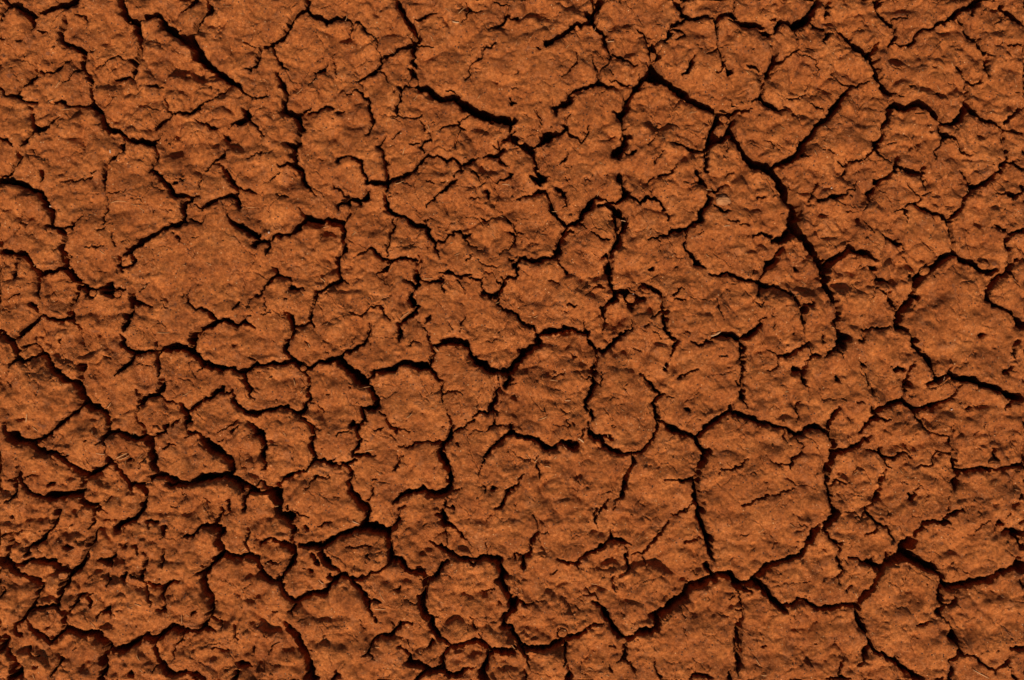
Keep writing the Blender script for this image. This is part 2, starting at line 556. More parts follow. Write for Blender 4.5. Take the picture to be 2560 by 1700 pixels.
"12": """
230,-10,20 250,30,45 290,70,60
180,60,40 240,90,40 260,130,30
50,265,8 120,235,14 190,230,20 240,190,45 310,190,40 340,240,25 360,300,30 370,370,35 420,420,35 470,480,35 520,510,50 590,480,30 630,440,25 650,390,60 700,350,60 750,260,55 810,245,20 870,260,12 910,290,25 1000,280,45 1060,220,50 1040,150,35 1005,80,50 1000,40,35
395,160,20 450,180,40 490,230,28 520,280,18 510,330,14 470,345,10
800,325,20 870,315,25 960,350,90 1040,440,45 1040,520,50 1005,590,30
960,320,60 1000,380,50
930,310,20 990,640,50 960,690,60 930,750,45 910,830,50 900,900,80 905,970,50 915,1050,45 960,1110,50 960,1180,55 900,1210,40 840,1270,50 850,1340,25 870,1420,18 845,1500,8
1005,590,40 970,660,50
900,640,20 830,630,22 780,590,14 730,580,8
660,490,12 690,530,8
600,480,12 660,500,12
510,510,40 470,590,60 440,680,55 420,760,60 400,800,40 320,810,50 240,830,40 170,830,40 70,800,20 40,880,35 50,960,25 30,1000,25 -5,1000,20
60,840,30 20,880,25
480,570,30 580,570,16
420,810,20 430,860,12 480,910,14 510,945,25
15,490,12 35,560,16 30,640,25 20,680,16 -5,660,12
30,560,12 90,565,6
-5,570,25 20,590,25
1080,220,35 1130,260,25 1180,290,25 1250,240,30 1330,250,28 1390,290,30 1410,360,30
1290,210,12 1310,160,8
1450,410,28 1445,450,14
1355,45,18 1430,40,20 1500,5,12
1320,40,16 1270,100,12 1230,135,5
870,45,10 890,30,6
780,0,4 830,70,4
1720,20,45 1750,90,40 1800,140,30 1830,185,40 1820,290,50 1750,380,40 1740,460,50 1680,490,35 1610,540,35 1480,555,28 1450,585,22 1360,610,14 1260,640,10
1590,105,8 1660,110,10 1740,100,12
1860,185,25 1880,200,30 1940,160,14 1975,130,7
1980,60,8 2000,10,10 2060,10,10
1880,330,16 1920,370,20 1990,380,16 2020,375,6
1620,560,12 1600,640,12 1590,690,22 1640,760,28 1700,840,55 1760,880,25 1805,910,8
1350,610,8 1370,650,7 1380,740,5
1815,945,14 1930,965,25 1990,935,25 2060,975,28 2130,1000,28 2230,1010,28 2310,1030,30 2365,1070,50
2365,920,20 2325,970,20 2305,1030,20
2320,1060,22 2280,1150,18 2290,1170,5
2340,1190,6 2310,1250,10
2260,1210,6 2300,1255,6
1990,445,6 2060,465,14 2110,490,10
2125,500,6 2190,485,12
2240,610,6 2300,570,25 2365,580,25
2260,250,10 2330,235,10
2300,790,8 2340,780,5
2260,930,10 2200,980,5
1150,1100,8 1200,1055,20 1290,1080,28 1350,1120,30 1390,1170,35 1410,1250,55 1410,1340,45 1420,1420,40 1420,1480,35 1480,1530,28 1520,1575,25
1390,1310,18 1340,1330,12 1290,1365,8
1270,1130,8 1200,1120,10
990,1120,40 1100,1120,60 1160,1180,55 1220,1185,35
1060,1170,45 1110,1230,60 1100,1265,40
1030,1140,40 1090,1160,60 1130,1210,50
1490,1150,14 1530,1100,16 1580,1085,8
1490,1200,6 1540,1185,14 1600,1200,10
1700,590,4 1760,560,4
1890,1200,7 1900,1250,20 1920,1280,8 1960,1370,6
2060,1050,6 1985,1095,6
770,1065,10 810,1060,14 860,1090,14
770,1060,8 720,1130,10 680,1150,5
350,1010,10 400,1030,14 440,1060,6
1110,1370,8 1110,1450,12 1040,1490,22 990,1530,25 950,1575,25
1310,1480,5 1380,1540,5
1260,1420,14 1235,1455,8
-5,1310,14 40,1335,30 80,1380,22 130,1425,30 190,1440,25 230,1490,25 250,1530,45 230,1575,40
240,1520,40 310,1490,55 400,1475,60 510,1460,60 580,1460,35
570,1480,10 620,1495,22 700,1500,40 710,1540,16 720,1575,14
670,1390,8 685,1460,20 700,1500,25
530,1240,14 580,1240,14
460,1300,6 510,1300,6
1310,885,10 1290,902,34 1268,912,14
870,790,50 880,800,50
620,740,6 650,750,5
730,760,6 800,785,6
160,670,6 250,665,5
1600,1475,5 1650,1500,7 
2360,1340,14 2290,1380,12 
2310,1420,40 2250,1470,50 2190,1520,45 2120,1560,50 2080,1540,50 1990,1515,50 1890,1530,35 1840,1560,14
90,640,6 80,660,4
80,1150,6 85,1200,4
1820,700,4 1830,710,4
p 830,185,44
p 525,75,40
p 705,90,60
p 1525,900,40
p 180,1140,36
p 1920,770,26
p 1710,500,20
p 1300,1025,20
p 1150,1140,44
p 600,1235,20
p 550,1240,26
p 900,1310,18
p 400,1000,16
s 790,235 810,185
s 1010,462 1050,468
s 1245,560 1260,500
s 1280,590 1290,540
s 1955,520 2005,518
s 1410,90 1430,130
s 1830,1530 1920,1490
s 1840,1520 1910,1500
s 1790,770 1820,800
s 145,1345 185,1350
s 370,375 420,378
s 200,1360 240,1340
s 1790,180 1850,182
""",
"13": """
30,-10,70 110,60,100 150,150,100 210,270,110 280,310,100 270,400,110 250,500,140 300,560,120 370,620,90 440,720,100 510,810,110 550,920,90 545,1040,60 590,1150,60 660,1260,55 670,1330,55 640,1390,40 660,1450,45 680,1510,60 740,1540,70 700,1575,60
220,560,90 150,630,60 80,645,40
-5,590,20 50,600,25
160,700,16 110,760,50 80,830,60 20,850,50 -5,920,25
270,880,14 280,900,40
130,890,10 180,880,8
380,280,12 430,230,25 430,180,22 470,110,12
490,270,25 560,255,12 620,230,50 720,215,14 800,160,10 830,90,7
1020,90,60 1090,65,20 1140,40,20 1165,5,14
720,20,16 690,50,8
950,290,14 940,220,20 980,170,25 1020,150,14
930,325,10 890,370,12 885,440,10 940,500,10 990,565,8
730,375,6 800,378,10
620,400,4 650,370,4
830,510,5 840,450,16 860,380,6
590,850,60 650,800,60 730,760,60 770,700,65 830,750,55 940,750,50 1000,820,25
680,490,5 640,440,4
1050,575,10 1110,630,25 1190,650,40 1240,680,22 1280,715,6
1210,620,25 1210,640,30
1310,130,8 1350,190,10 1420,245,10 1400,290,16 1310,300,14 1250,355,10
1380,300,22 1450,345,20 1530,375,25 1610,400,28 1680,450,45 1695,540,35 1715,650,35 1740,740,50 1800,800,45 1880,840,60 1970,880,70 2070,930,70 2130,910,40
1700,435,30 1760,390,30 1810,340,28 1815,270,20 1870,210,22 1910,150,45 2000,120,40 2060,80,35 2110,30,28 2130,-5,22
1900,140,28 1860,70,20 1790,0,16
1300,-5,60 1360,10,30 1390,40,12
1415,0,10 1425,60,14 1455,130,10 1450,180,5
1420,230,8 1530,185,6
1275,350,30 1290,400,8 1290,490,6
1180,385,8 1250,350,8
1740,750,50 1660,800,60 1570,870,60 1460,940,70 1390,1010,60 1370,1090,45 1350,1180,45 1290,1260,70 1240,1310,60 1220,1380,60 1200,1440,50 1270,1460,30 1340,1490,40 1380,1575,60
1360,1140,40 1410,1160,50
1220,1260,60 1170,1220,60 1120,1130,20 1040,1110,10
1260,790,6 1300,830,12 1350,880,5
1330,980,40 1350,980,40
1020,1000,40 1080,1015,35 1135,1035,8
1025,960,25 1030,980,25
940,885,14 990,900,40 1010,900,16
870,900,4 940,885,10
1020,1090,8 980,1170,8
1190,860,12 1200,840,12
1300,920,5 1330,965,8
2110,500,16 2180,550,28 2240,580,35 2310,570,30 2365,550,35
2230,600,45 2200,670,45 2240,740,18 2250,820,18 2250,900,40 2220,940,40 2150,980,35 2090,1050,40 2050,1110,40 2050,1190,35 2120,1240,30 2210,1280,28 2290,1320,50 2365,1420,80
2225,930,35 2280,970,20 2290,1000,10
2030,850,40 2050,920,40
2365,170,40 2350,110,20
2270,230,60 2210,210,20 2130,210,10
2350,210,20 2280,240,30
-5,1070,18 80,1060,22 140,1100,25 190,1130,22 250,1150,22 290,1210,40 340,1270,80 320,1330,35 335,1400,28 355,1450,14 360,1500,8
300,1220,35 420,1240,35 440,1200,20
1060,1475,10 1080,1475,10
890,1480,16 930,1470,18 990,1435,16 1060,1475,16 1150,1455,10
905,1500,12 895,1575,12
1985,1525,30 2015,1508,18
80,1400,8 60,1460,6
55,1290,5 45,1330,5
255,1530,14 270,1500,6
515,1540,25 515,1520,18
1560,990,5 1540,960,5
1610,1280,4 1640,1300,4
2080,310,4 2130,360,5
140,190,30 130,170,30
750,240,10 770,245,6
1880,1080,3 1890,1082,3
2320,820,14 2260,860,16
p 420,490,36
p 440,500,16
p 1440,830,20
p 850,1025,20
p 480,1325,18
p 1550,750,14
p 890,1320,18
p 540,400,18
p 410,400,18
p 220,1030,20
s 600,150 590,165
s 330,1020 380,1060
s 240,850 270,845
s 1490,640 1520,620
""",
"20": """
60,-10,60 110,30,50 130,100,50 155,170,40 180,210,28 250,180,22 320,140,20 350,115,25 390,140,30 430,200,35 460,260,45 510,300,60 570,350,60 650,380,40 700,400,50 740,470,70 770,560,60 830,620,60 910,640,50 980,690,40 1000,780,35 990,840,30 950,900,35 970,960,12 975,1040,8
350,100,16 310,30,10 180,60,20
155,190,30 90,210,20 55,260,12 45,330,5
50,370,5 80,410,16
540,-5,10 540,100,6
730,380,40 740,290,40 770,240,50 720,230,25
940,145,10 980,150,16 1020,175,8
740,590,40 690,660,40 620,710,40 540,760,40 480,820,35 430,880,25 350,910,30 270,940,50 180,930,60 120,930,70 70,900,70 30,840,25 40,760,20
120,880,90 60,880,60
270,950,40 330,1010,50 410,1040,50 500,1050,45 560,1090,50 640,1160,45 720,1210,55 790,1260,60 860,1210,50 950,1160,40 1000,1110,35 1060,1140,25 1070,1190,25 1110,1250,30 1180,1330,40 1250,1340,35 1320,1330,45 1360,1300,45 1400,1260,50 1480,1250,60 1570,1280,60 1660,1320,60 1740,1330,40 1830,1280,70 1930,1270,60 2030,1250,60 2110,1260,70 2180,1300,60 2260,1340,60 2365,1390,50
790,1260,50 770,1350,50 740,1400,60 640,1420,50 540,1440,50 450,1440,90 370,1460,30 310,1450,25 230,1390,25 180,1330,20 155,1230,28
155,1230,16 165,1170,16 120,1280,25 130,1350,28 110,1440,16 60,1490,14 20,1500,10
150,1240,25 120,1280,25
60,1300,8 110,1310,20
420,1340,35 470,1330,35
200,1285,10 260,1255,14 320,1255,7
750,1380,40 740,1460,30 780,1510,60 890,1530,40 910,1565,40
740,1440,35 640,1440,25
960,1480,8 1010,1440,10
950,900,28 1010,850,35 1090,845,40 1150,890,45 1230,910,45 1320,890,45 1370,930,70 1390,1020,40 1400,1090,70 1400,1150,40 1440,1200,40
1320,880,40 1310,800,14 1260,750,16 1240,680,12 1260,600,25 1300,550,70 1380,510,30 1440,510,35 1470,460,60 1490,390,45 1490,340,20
1350,940,60 1420,880,30 1490,860,22 1520,800,35 1540,740,12
1500,550,14 1550,570,12 1620,580,10
1460,500,30 1500,555,12
1640,580,16 1680,660,35 1740,640,35 1810,580,28 1850,550,22 1920,545,22 1960,490,50 2030,450,50 1990,470,20
2010,470,40 2070,490,14 2130,460,16 2140,560,22 2190,610,30 2260,660,40 2365,690,45
1690,680,30 1720,740,50 1690,790,25 1710,820,12
1570,780,22 1640,735,10
1980,845,7 2090,820,10 2140,760,14 2190,735,8
2290,760,10 2340,810,25 2365,850,30
1720,850,22 1790,860,22 1850,890,25 1900,950,80 1960,1010,90 2000,1030,60 2080,1090,50 2130,1130,40 2130,1210,50
1490,1000,8 1540,965,16 1600,970,8
1680,910,6 1720,880,10
1140,60,20 1180,75,40 1240,120,40 1340,115,28 1430,100,25 1480,90,50 1600,60,70 1700,80,60 1780,120,50 1850,190,55 1930,240,55 2020,260,50 2110,260,30 2200,290,30 2250,290,60 2310,250,30 2365,235,25
1770,100,45 1770,-10,40
1450,110,35 1440,200,25 1450,260,25 1455,340,14
1220,130,30 1200,200,28 1130,250,45 1060,320,10
1140,50,35 1110,20,40 1130,-10,40
2240,300,50 2270,390,40 2300,470,30 2310,530,16 2365,545,8
1820,290,10 1850,250,12
2290,150,16 2365,220,20
1440,20,14 1430,90,20
2130,840,25 2140,830,25
2180,780,10 2150,850,12
2360,1390,50 2270,1400,40 2250,1470,30 2255,1575,25
1310,1350,60 1340,1430,35 1310,1530,45 1300,1575,40
1170,1330,20 1190,1380,40
1520,1330,14 1600,1340,50 1690,1340,40
1670,1370,8 1680,1430,10 1720,1440,5
1570,1520,6 1620,1550,10
2110,1450,10 2090,1520,20 2110,1570,25
1890,1470,8 1930,1500,8
2210,1330,30 2230,1390,25
1260,1180,8 1330,1110,8
990,1110,40 980,1050,10
880,950,8 940,940,12
460,1090,6 510,1150,5
430,1040,10 590,1040,10
580,1100,25 600,1060,20
1170,1100,25 1180,1110,20
2010,940,8 2040,930,8
340,920,40 300,940,40
950,1300,4 930,1310,4
1230,460,10 1260,500,14 1300,510,20
130,1180,10 160,1170,10
p 880,215,40
p 200,730,60
p 395,715,40
p 780,930,50
p 2160,45,60
p 2220,1000,44
p 1895,1165,44
p 440,1340,30
p 2270,1110,40
p 255,785,30
p 260,300,20
p 90,380,40
p 940,440,14
p 1180,1115,30
p 150,1320,16
p 1560,590,6
p 2330,1220,24
p 1040,740,50
p 2020,450,50
p 240,490,14
p 350,490,16
p 160,490,14
p 300,740,12
s 1060,1095 1165,1045
s 1080,1105 1175,1065
s 880,1045 960,1055
s 230,760 245,680
s 1300,190 1320,150
s 285,800 330,845
s 600,1050 650,1048
s 1660,520 1740,480
s 970,630 1010,575
""",
"21": """
-5,225,35 60,235,30 130,210,30 210,225,35 290,205,40 320,180,50 290,120,30 260,60,45 300,0,30
320,180,45 380,225,40 400,270,22 430,290,16 480,260,35 560,210,28 640,190,35 740,165,45 790,200,65 840,260,65 910,310,75 970,380,90 1030,420,35 1080,490,45 1110,560,60 1110,620,50 1030,635,40 960,635,25 985,690,30 985,750,28 940,790,45 935,860,25 955,920,28 930,980,25 885,1040,28 870,1070,18
0,290,6 70,290,5
460,250,25 440,230,20 390,220,25
430,290,18 490,340,18 480,420,25 470,480,16 490,550,35 450,600,25 435,660,35 380,685,40 310,650,25 270,615,28 170,630,30 90,655,30 30,660,30 -5,700,28
400,695,30 460,740,25 520,800,40 530,880,35 500,940,35 515,1020,40 550,1075,25
550,1075,18 540,1110,28 620,1120,30 690,1145,28 770,1145,28 840,1130,30 900,1105,25
535,1115,25 480,1170,20 455,1220,14 380,1215,28 330,1250,30 240,1280,30 200,1330,30 210,1390,50 160,1420,100 190,1490,90 200,1540,60
140,1400,70 60,1410,40 -5,1400,35
-5,1340,12 60,1305,14 90,1360,22 110,1390,20
670,1140,10 720,1090,10
550,830,12 590,830,6
560,580,10 610,660,10
500,580,5 540,570,5
750,880,8 780,855,12 860,840,8 
890,780,60 870,790,50
770,150,40 800,110,30 880,95,25 930,70,28 980,40,25 1010,0,28
620,70,6 660,150,5
440,0,10 480,50,6
1060,20,4 1060,80,4
1000,390,35 1060,350,25 1090,290,40 1180,280,50 1290,260,50 1330,210,45 1410,205,50 1470,230,80 1550,240,80 1610,270,35 1660,330,25 1715,380,22 1710,430,16 1690,460,16 1720,500,16 1720,570,6
1600,240,25 1610,190,25 1640,130,18 1625,70,16
1730,495,10 1780,470,9 1860,475,10 1895,510,5
1630,50,30 1700,40,35 1780,15,50 1870,20,50 1950,40,45 1970,90,30 1990,150,50 2060,210,70 2130,250,70 2190,285,60 2260,290,45 2320,290,70 2330,350,65 2300,420,40
2280,290,60 2365,270,60
1600,20,8 1630,50,20
1410,40,14 1450,10,16
1460,10,6 1530,35,4
2230,440,35 2210,530,45 2180,600,50 2170,650,50 2130,680,25 2050,665,22 2020,700,16 1990,720,12
2230,320,20 2230,360,12
2190,650,40 2220,670,30
2200,680,20 2200,790,25 2140,820,12 2130,840,6
2200,790,16 2320,790,10
2210,790,8 2255,865,5
2010,740,12 1930,790,16 1860,840,20 1830,855,8
2060,500,4 2035,590,8 2040,660,8
1760,640,8 1770,690,16 1805,760,25 1795,850,40 1770,920,45 1720,970,50 1700,1050,60 1750,1130,55 1790,1220,60 1790,1290,70 1790,1350,50 1750,1400,50 1690,1430,55 1600,1410,45 1530,1380,45 1430,1410,40 1330,1430,45 1290,1480,30 1260,1520,12
1530,1370,30 1530,1340,14
1770,1395,35 1850,1385,14 1890,1365,6
1730,950,30 1680,950,25 1590,930,18 1480,945,18 1390,995,16 1320,970,10
1145,660,10 1190,700,14 1200,750,18 1250,800,25 1290,820,40 1280,850,12
1290,815,20 1350,820,10 1410,845,10
1170,820,14 1080,830,8
1300,1085,14 1310,1120,25 1290,1180,16 1255,1215,6
1310,1110,16 1355,1075,8
2365,860,50 2300,880,30 2250,930,25 2200,980,30 2150,1040,25 2110,1075,18
2110,1110,16 2100,1130,12
2100,1160,10 2050,1215,6
2365,780,30 2350,820,40
2365,1375,25 2330,1400,25 2290,1470,30 2280,1530,30 2200,1555,14
2110,1330,8 2110,1390,14
1730,1530,16 1820,1550,20
1740,1490,20 1740,1540,20
880,1070,16 930,1070,35 1020,1050,20 1100,1075,7
840,1160,30 870,1210,30 870,1280,25 850,1330,40 870,1400,55 920,1450,55 960,1510,60 1020,1568,70
1090,1350,16 1060,1430,18 1020,1500,14 990,1510,20
680,1270,12 630,1280,14 540,1260,18 500,1300,10 490,1340,8 455,1365,6
830,1150,35 800,1140,30
-5,880,35 40,870,70 50,930,50 80,1000,35 50,1060,35 80,1130,28 75,1180,10 30,1200,6
290,430,4 350,440,5
700,1450,4 780,1450,4
1080,1290,16 1100,1280,12
2190,1380,30 2210,1380,20
1850,960,14 1870,980,10
1160,440,6 1190,400,4
1310,1575,20 1370,1550,16
270,1568,20 290,1540,16
670,490,8 600,500,5
430,1200,16 440,1220,10
p 1020,745,40
p 855,430,34
p 610,995,30
p 1550,1215,26
p 1720,800,40
p 1535,690,20
p 945,590,20
p 1110,240,24
p 1320,150,40
p 1380,750,30
p 490,1540,20
p 2310,1010,20
p 1660,1190,26
s 1640,60 1680,105
s 1390,720 1440,680
s 420,470 400,500
s 470,30 490,70
s 990,440 1050,430
s 1000,1030 1080,1015
s 240,850 270,890
s 160,1550 190,1545
s 330,360 350,430
s 1610,630 1660,635
""",
"22": """
-5,290,60 20,220,60 70,170,70 110,110,80 180,70,70 250,40,45 260,0,45
250,60,35 255,20,35
720,0,30 760,40,35 790,90,30 780,180,35 760,260,45 755,330,35 770,400,45 740,480,40 690,560,40 680,620,30 700,660,16
730,650,25 740,710,30
700,760,25 720,840,40 760,890,45 830,900,35 840,960,20 900,1005,40 980,1040,40 1060,1045,30 1130,1040,25 1200,1025,25 1250,970,25 1310,890,22 1340,830,18 1350,740,30 1330,650,55 1310,580,30 1340,540,25 1380,500,25 1330,460,30 1290,410,28 1250,370,20 1210,320,14 1190,270,6
830,890,30 910,890,20 930,930,12
1380,500,25 1430,490,8
1440,530,6 1490,520,5
1540,360,12 1600,320,14 1670,285,10 1740,260,4
1360,520,16 1380,510,20
800,80,14 850,120,25 900,60,40 960,20,40 990,-10,35
830,300,7 840,360,14 810,420,6
680,350,10 720,340,14
550,130,12 575,155,20
510,720,8 525,770,12 510,825,8
440,645,6 500,670,8
-5,860,35 60,890,35 140,900,40 220,920,45 280,970,40 320,1000,45 400,1000,40 435,960,35 450,930,30 540,945,35 610,940,30
440,940,25 560,980,60 600,960,50
660,820,16 650,890,16 620,930,10
340,1030,7 345,1090,5
235,1060,7 240,1160,16 250,1220,18 245,1280,12
240,1150,6 180,1130,5
105,1240,8 65,1290,16 45,1340,16 -5,1365,12
1120,1060,20 1125,1130,22 1090,1200,25 1050,1290,30 1040,1350,35 1025,1430,25 960,1480,16 945,1575,14
890,1460,8 870,1520,22 820,1575,22
2120,-10,45 2130,60,50 2130,150,40 2140,260,35 2130,350,25 2130,430,16 2120,500,50 2140,560,22 2170,620,8
2080,390,16 2110,430,14
2045,575,14 2030,650,40 1940,700,45 1850,760,50 1780,820,50 1730,880,45 1700,910,40 1740,980,45 1790,1040,50 1770,1120,60 1720,1190,60 1700,1270,50 1690,1360,60 1700,1440,80 1730,1510,80 1750,1575,70
2040,670,30 2130,700,45 2230,725,45 2300,760,45 2365,780,40
1700,900,40 1640,870,40 1560,850,45 1480,810,50 1420,760,25 1370,750,22
1500,840,60 1480,800,50
1700,1270,40 1610,1290,30 1530,1295,14 1420,1280,7
1830,1020,40 1780,1040,40
1550,0,12 1510,45,35 1480,90,20 1465,150,10
1430,200,16 1410,280,22
1100,75,6 1180,95,8
1650,10,12 1730,45,20 1810,10,20 1850,10,14
1930,130,8 1990,140,16
2180,1100,6 2110,1150,12 2040,1190,12 1920,1195,6
2365,1430,8 2280,1460,12 2200,1500,10 2130,1530,16
1620,1570,14 1660,1510,10 1690,1510,14
980,1130,6 955,1180,5
600,1230,4 615,1380,6 600,1420,5
1600,650,25 1630,650,25
370,350,8 460,320,8
400,480,4 440,450,4
-5,410,10 60,390,7
2220,1480,8 2220,1490,8
470,290,6 460,330,8
2240,1220,5 2255,1240,5
640,1400,4 600,1420,4
1180,1380,4 1210,1400,4
2310,1290,4 2361,1300,4
1040,420,4 1080,500,3
940,800,8 930,790,6
650,1120,4 680,1150,4
p 20,510,36
p 560,770,24
p 320,1110,36
p 35,1135,26
p 1610,655,36
p 440,365,24
p 1495,1070,28
p 1910,140,26
p 2015,245,28
p 1730,740,24
p 1060,405,26
p 1920,1220,30
p 30,1520,30
p 1285,1170,24
p 1360,990,10
s 490,560 540,560
s 350,370 420,378
s 1405,240 1425,258
s 240,740 330,705
s 210,1135 250,1085
s 470,960 510,1010
s 300,1170 360,1180
s 130,1060 170,1110
s 610,910 660,945
s 880,870 888,900
s 2150,1000 2190,1005
s 390,1100 410,1070
""",
"23": """
0,770,30 60,795,35 120,810,30 180,810,25 240,865,35 290,870,35 350,830,35 430,795,40 500,830,40 570,860,40 600,920,50 610,970,35 590,1020,40 650,1020,25 730,1020,35 810,990,35 880,945,35 930,910,25 970,880,8
150,830,20 150,880,10 175,940,4
600,900,50 590,820,35 560,790,40 590,730,35 640,650,30 670,610,12
610,1030,60 600,1110,50 560,1180,60 560,1280,45 565,1370,40 590,1470,40 620,1540,50 620,1575,50
600,1040,50 680,1040,40
590,1340,10 650,1310,16 660,1290,16 700,1330,16 740,1335,6
640,1290,10 620,1330,8
270,910,6 330,980,8 320,1030,12 260,1060,20 210,1140,25 210,1190,8
210,1140,12 90,1155,10 20,1100,5
-5,1440,8 100,1430,10 150,1390,10 260,1370,5
210,1290,8 240,1330,5
-5,280,10 100,270,10 110,220,20 100,150,14 200,140,30 270,100,22 340,60,25 390,35,14 390,-5,8
-5,80,5 50,100,10 90,125,8
390,70,10 430,130,16 370,200,16 350,280,30 335,360,28 390,430,10 400,520,8 390,570,5
430,135,22 490,140,20
270,270,50 330,280,30
680,-10,45 650,60,45 580,110,30 540,170,14
650,90,16 710,150,5
390,70,14 350,60,14
870,200,8 890,230,25 920,250,10
910,310,20 925,380,20 910,420,6
960,450,25 970,480,25
1350,-10,35 1380,50,45 1440,130,45 1520,190,80 1540,260,40 1570,320,25
1570,360,50 1640,350,35 1700,280,25 1725,260,10
1590,370,50 1530,400,30 1480,420,14
1690,310,30 1760,350,60 1840,360,60 1930,360,60 1980,410,55 2080,430,60 2170,470,60 2250,510,60 2365,530,60
2280,560,30 2200,640,8
1380,200,6 1350,250,14 1310,330,22 1270,420,30 1280,480,16 1270,550,45 1310,600,40 1370,640,40 1460,630,30 1550,610,28 1620,580,28 1720,540,14
1300,410,30 1340,430,20
1720,520,16 1760,460,16 1800,400,8
1270,540,45 1200,580,40 1130,600,40 1060,620,30 1000,650,40 970,660,35 950,610,10
1000,660,40 1010,700,40 950,750,35 900,800,22 870,850,14
1020,710,20 1090,740,16 1140,735,8
1360,650,25 1370,700,16 1430,760,16 1440,820,14 1530,845,14 1590,870,12 1640,900,12
1425,700,5 1435,770,8
1710,780,8 1710,850,12 1690,900,40 1710,960,40 1730,1040,45 1740,1120,35 1750,1190,40 1790,1225,35 1870,1210,30 1960,1195,30 2060,1200,35 2130,1180,30 2240,1180,28 2300,1160,35 2365,1155,35
1650,900,12 1690,900,25
1660,1050,8 1690,1050,16
1670,1050,12 1580,1045,18 1540,1090,16 1530,1160,14 1490,1170,14 1430,1165,14 1390,1190,8
1780,1230,30 1750,1310,50 1740,1390,10
1730,1320,50 1760,1300,40
1690,1440,8 1680,1560,18
2110,1010,28 2110,1080,22 2140,1120,12 2190,1150,8
2050,860,4 2100,930,5
2020,740,6 1990,800,6
1930,870,6 1960,850,5
920,1010,14 980,1025,14 1040,1040,25 1080,1085,28 1180,1095,22 1220,1045,18 1280,1040,12 1330,1070,12 1350,1110,6
1050,1030,30 1070,990,14
1090,1110,14 1120,1160,12 1160,1190,7
1110,1200,16 1095,1250,22 1060,1300,25 1050,1360,25 1035,1430,50 1010,1490,16 930,1560,14
820,570,8 890,575,9
690,545,7 720,535,6
290,570,16 260,640,10 280,710,8 260,760,5
1310,1430,30 1340,1460,50 1370,1430,25 1390,1380,12 1440,1365,10 1490,1400,6
1830,620,20 1870,625,20
2340,10,30 2290,50,35 2280,110,25 2305,170,14
2200,300,30 2260,250,30
2240,270,30 2180,310,12
2361,1440,25 2330,1460,10
1200,270,40 1270,265,25
640,350,30 660,365,25
750,700,6 760,750,6
700,60,40 720,0,25
870,0,25 890,5,20
520,20,16 510,0,12
790,1250,5 860,1180,6
1260,1320,6 1300,1330,5
1810,585,4 1770,580,4
760,1325,6 770,1310,6
1460,30,8 1470,100,6
1920,120,4 1930,150,4
p 1145,1305,28
p 740,1125,16
p 300,255,60
p 205,970,14
p 580,305,20
p 2130,1520,60
p 2310,1520,80
p 2310,940,60
p 1590,1300,30
p 2135,70,30
p 640,360,50
p 2070,1155,40
p 1850,1530,30
p 1900,1540,30
s 1640,370 1652,340
s 800,1250 850,1200
s 165,480 200,475
s 1705,640 1720,650
""",
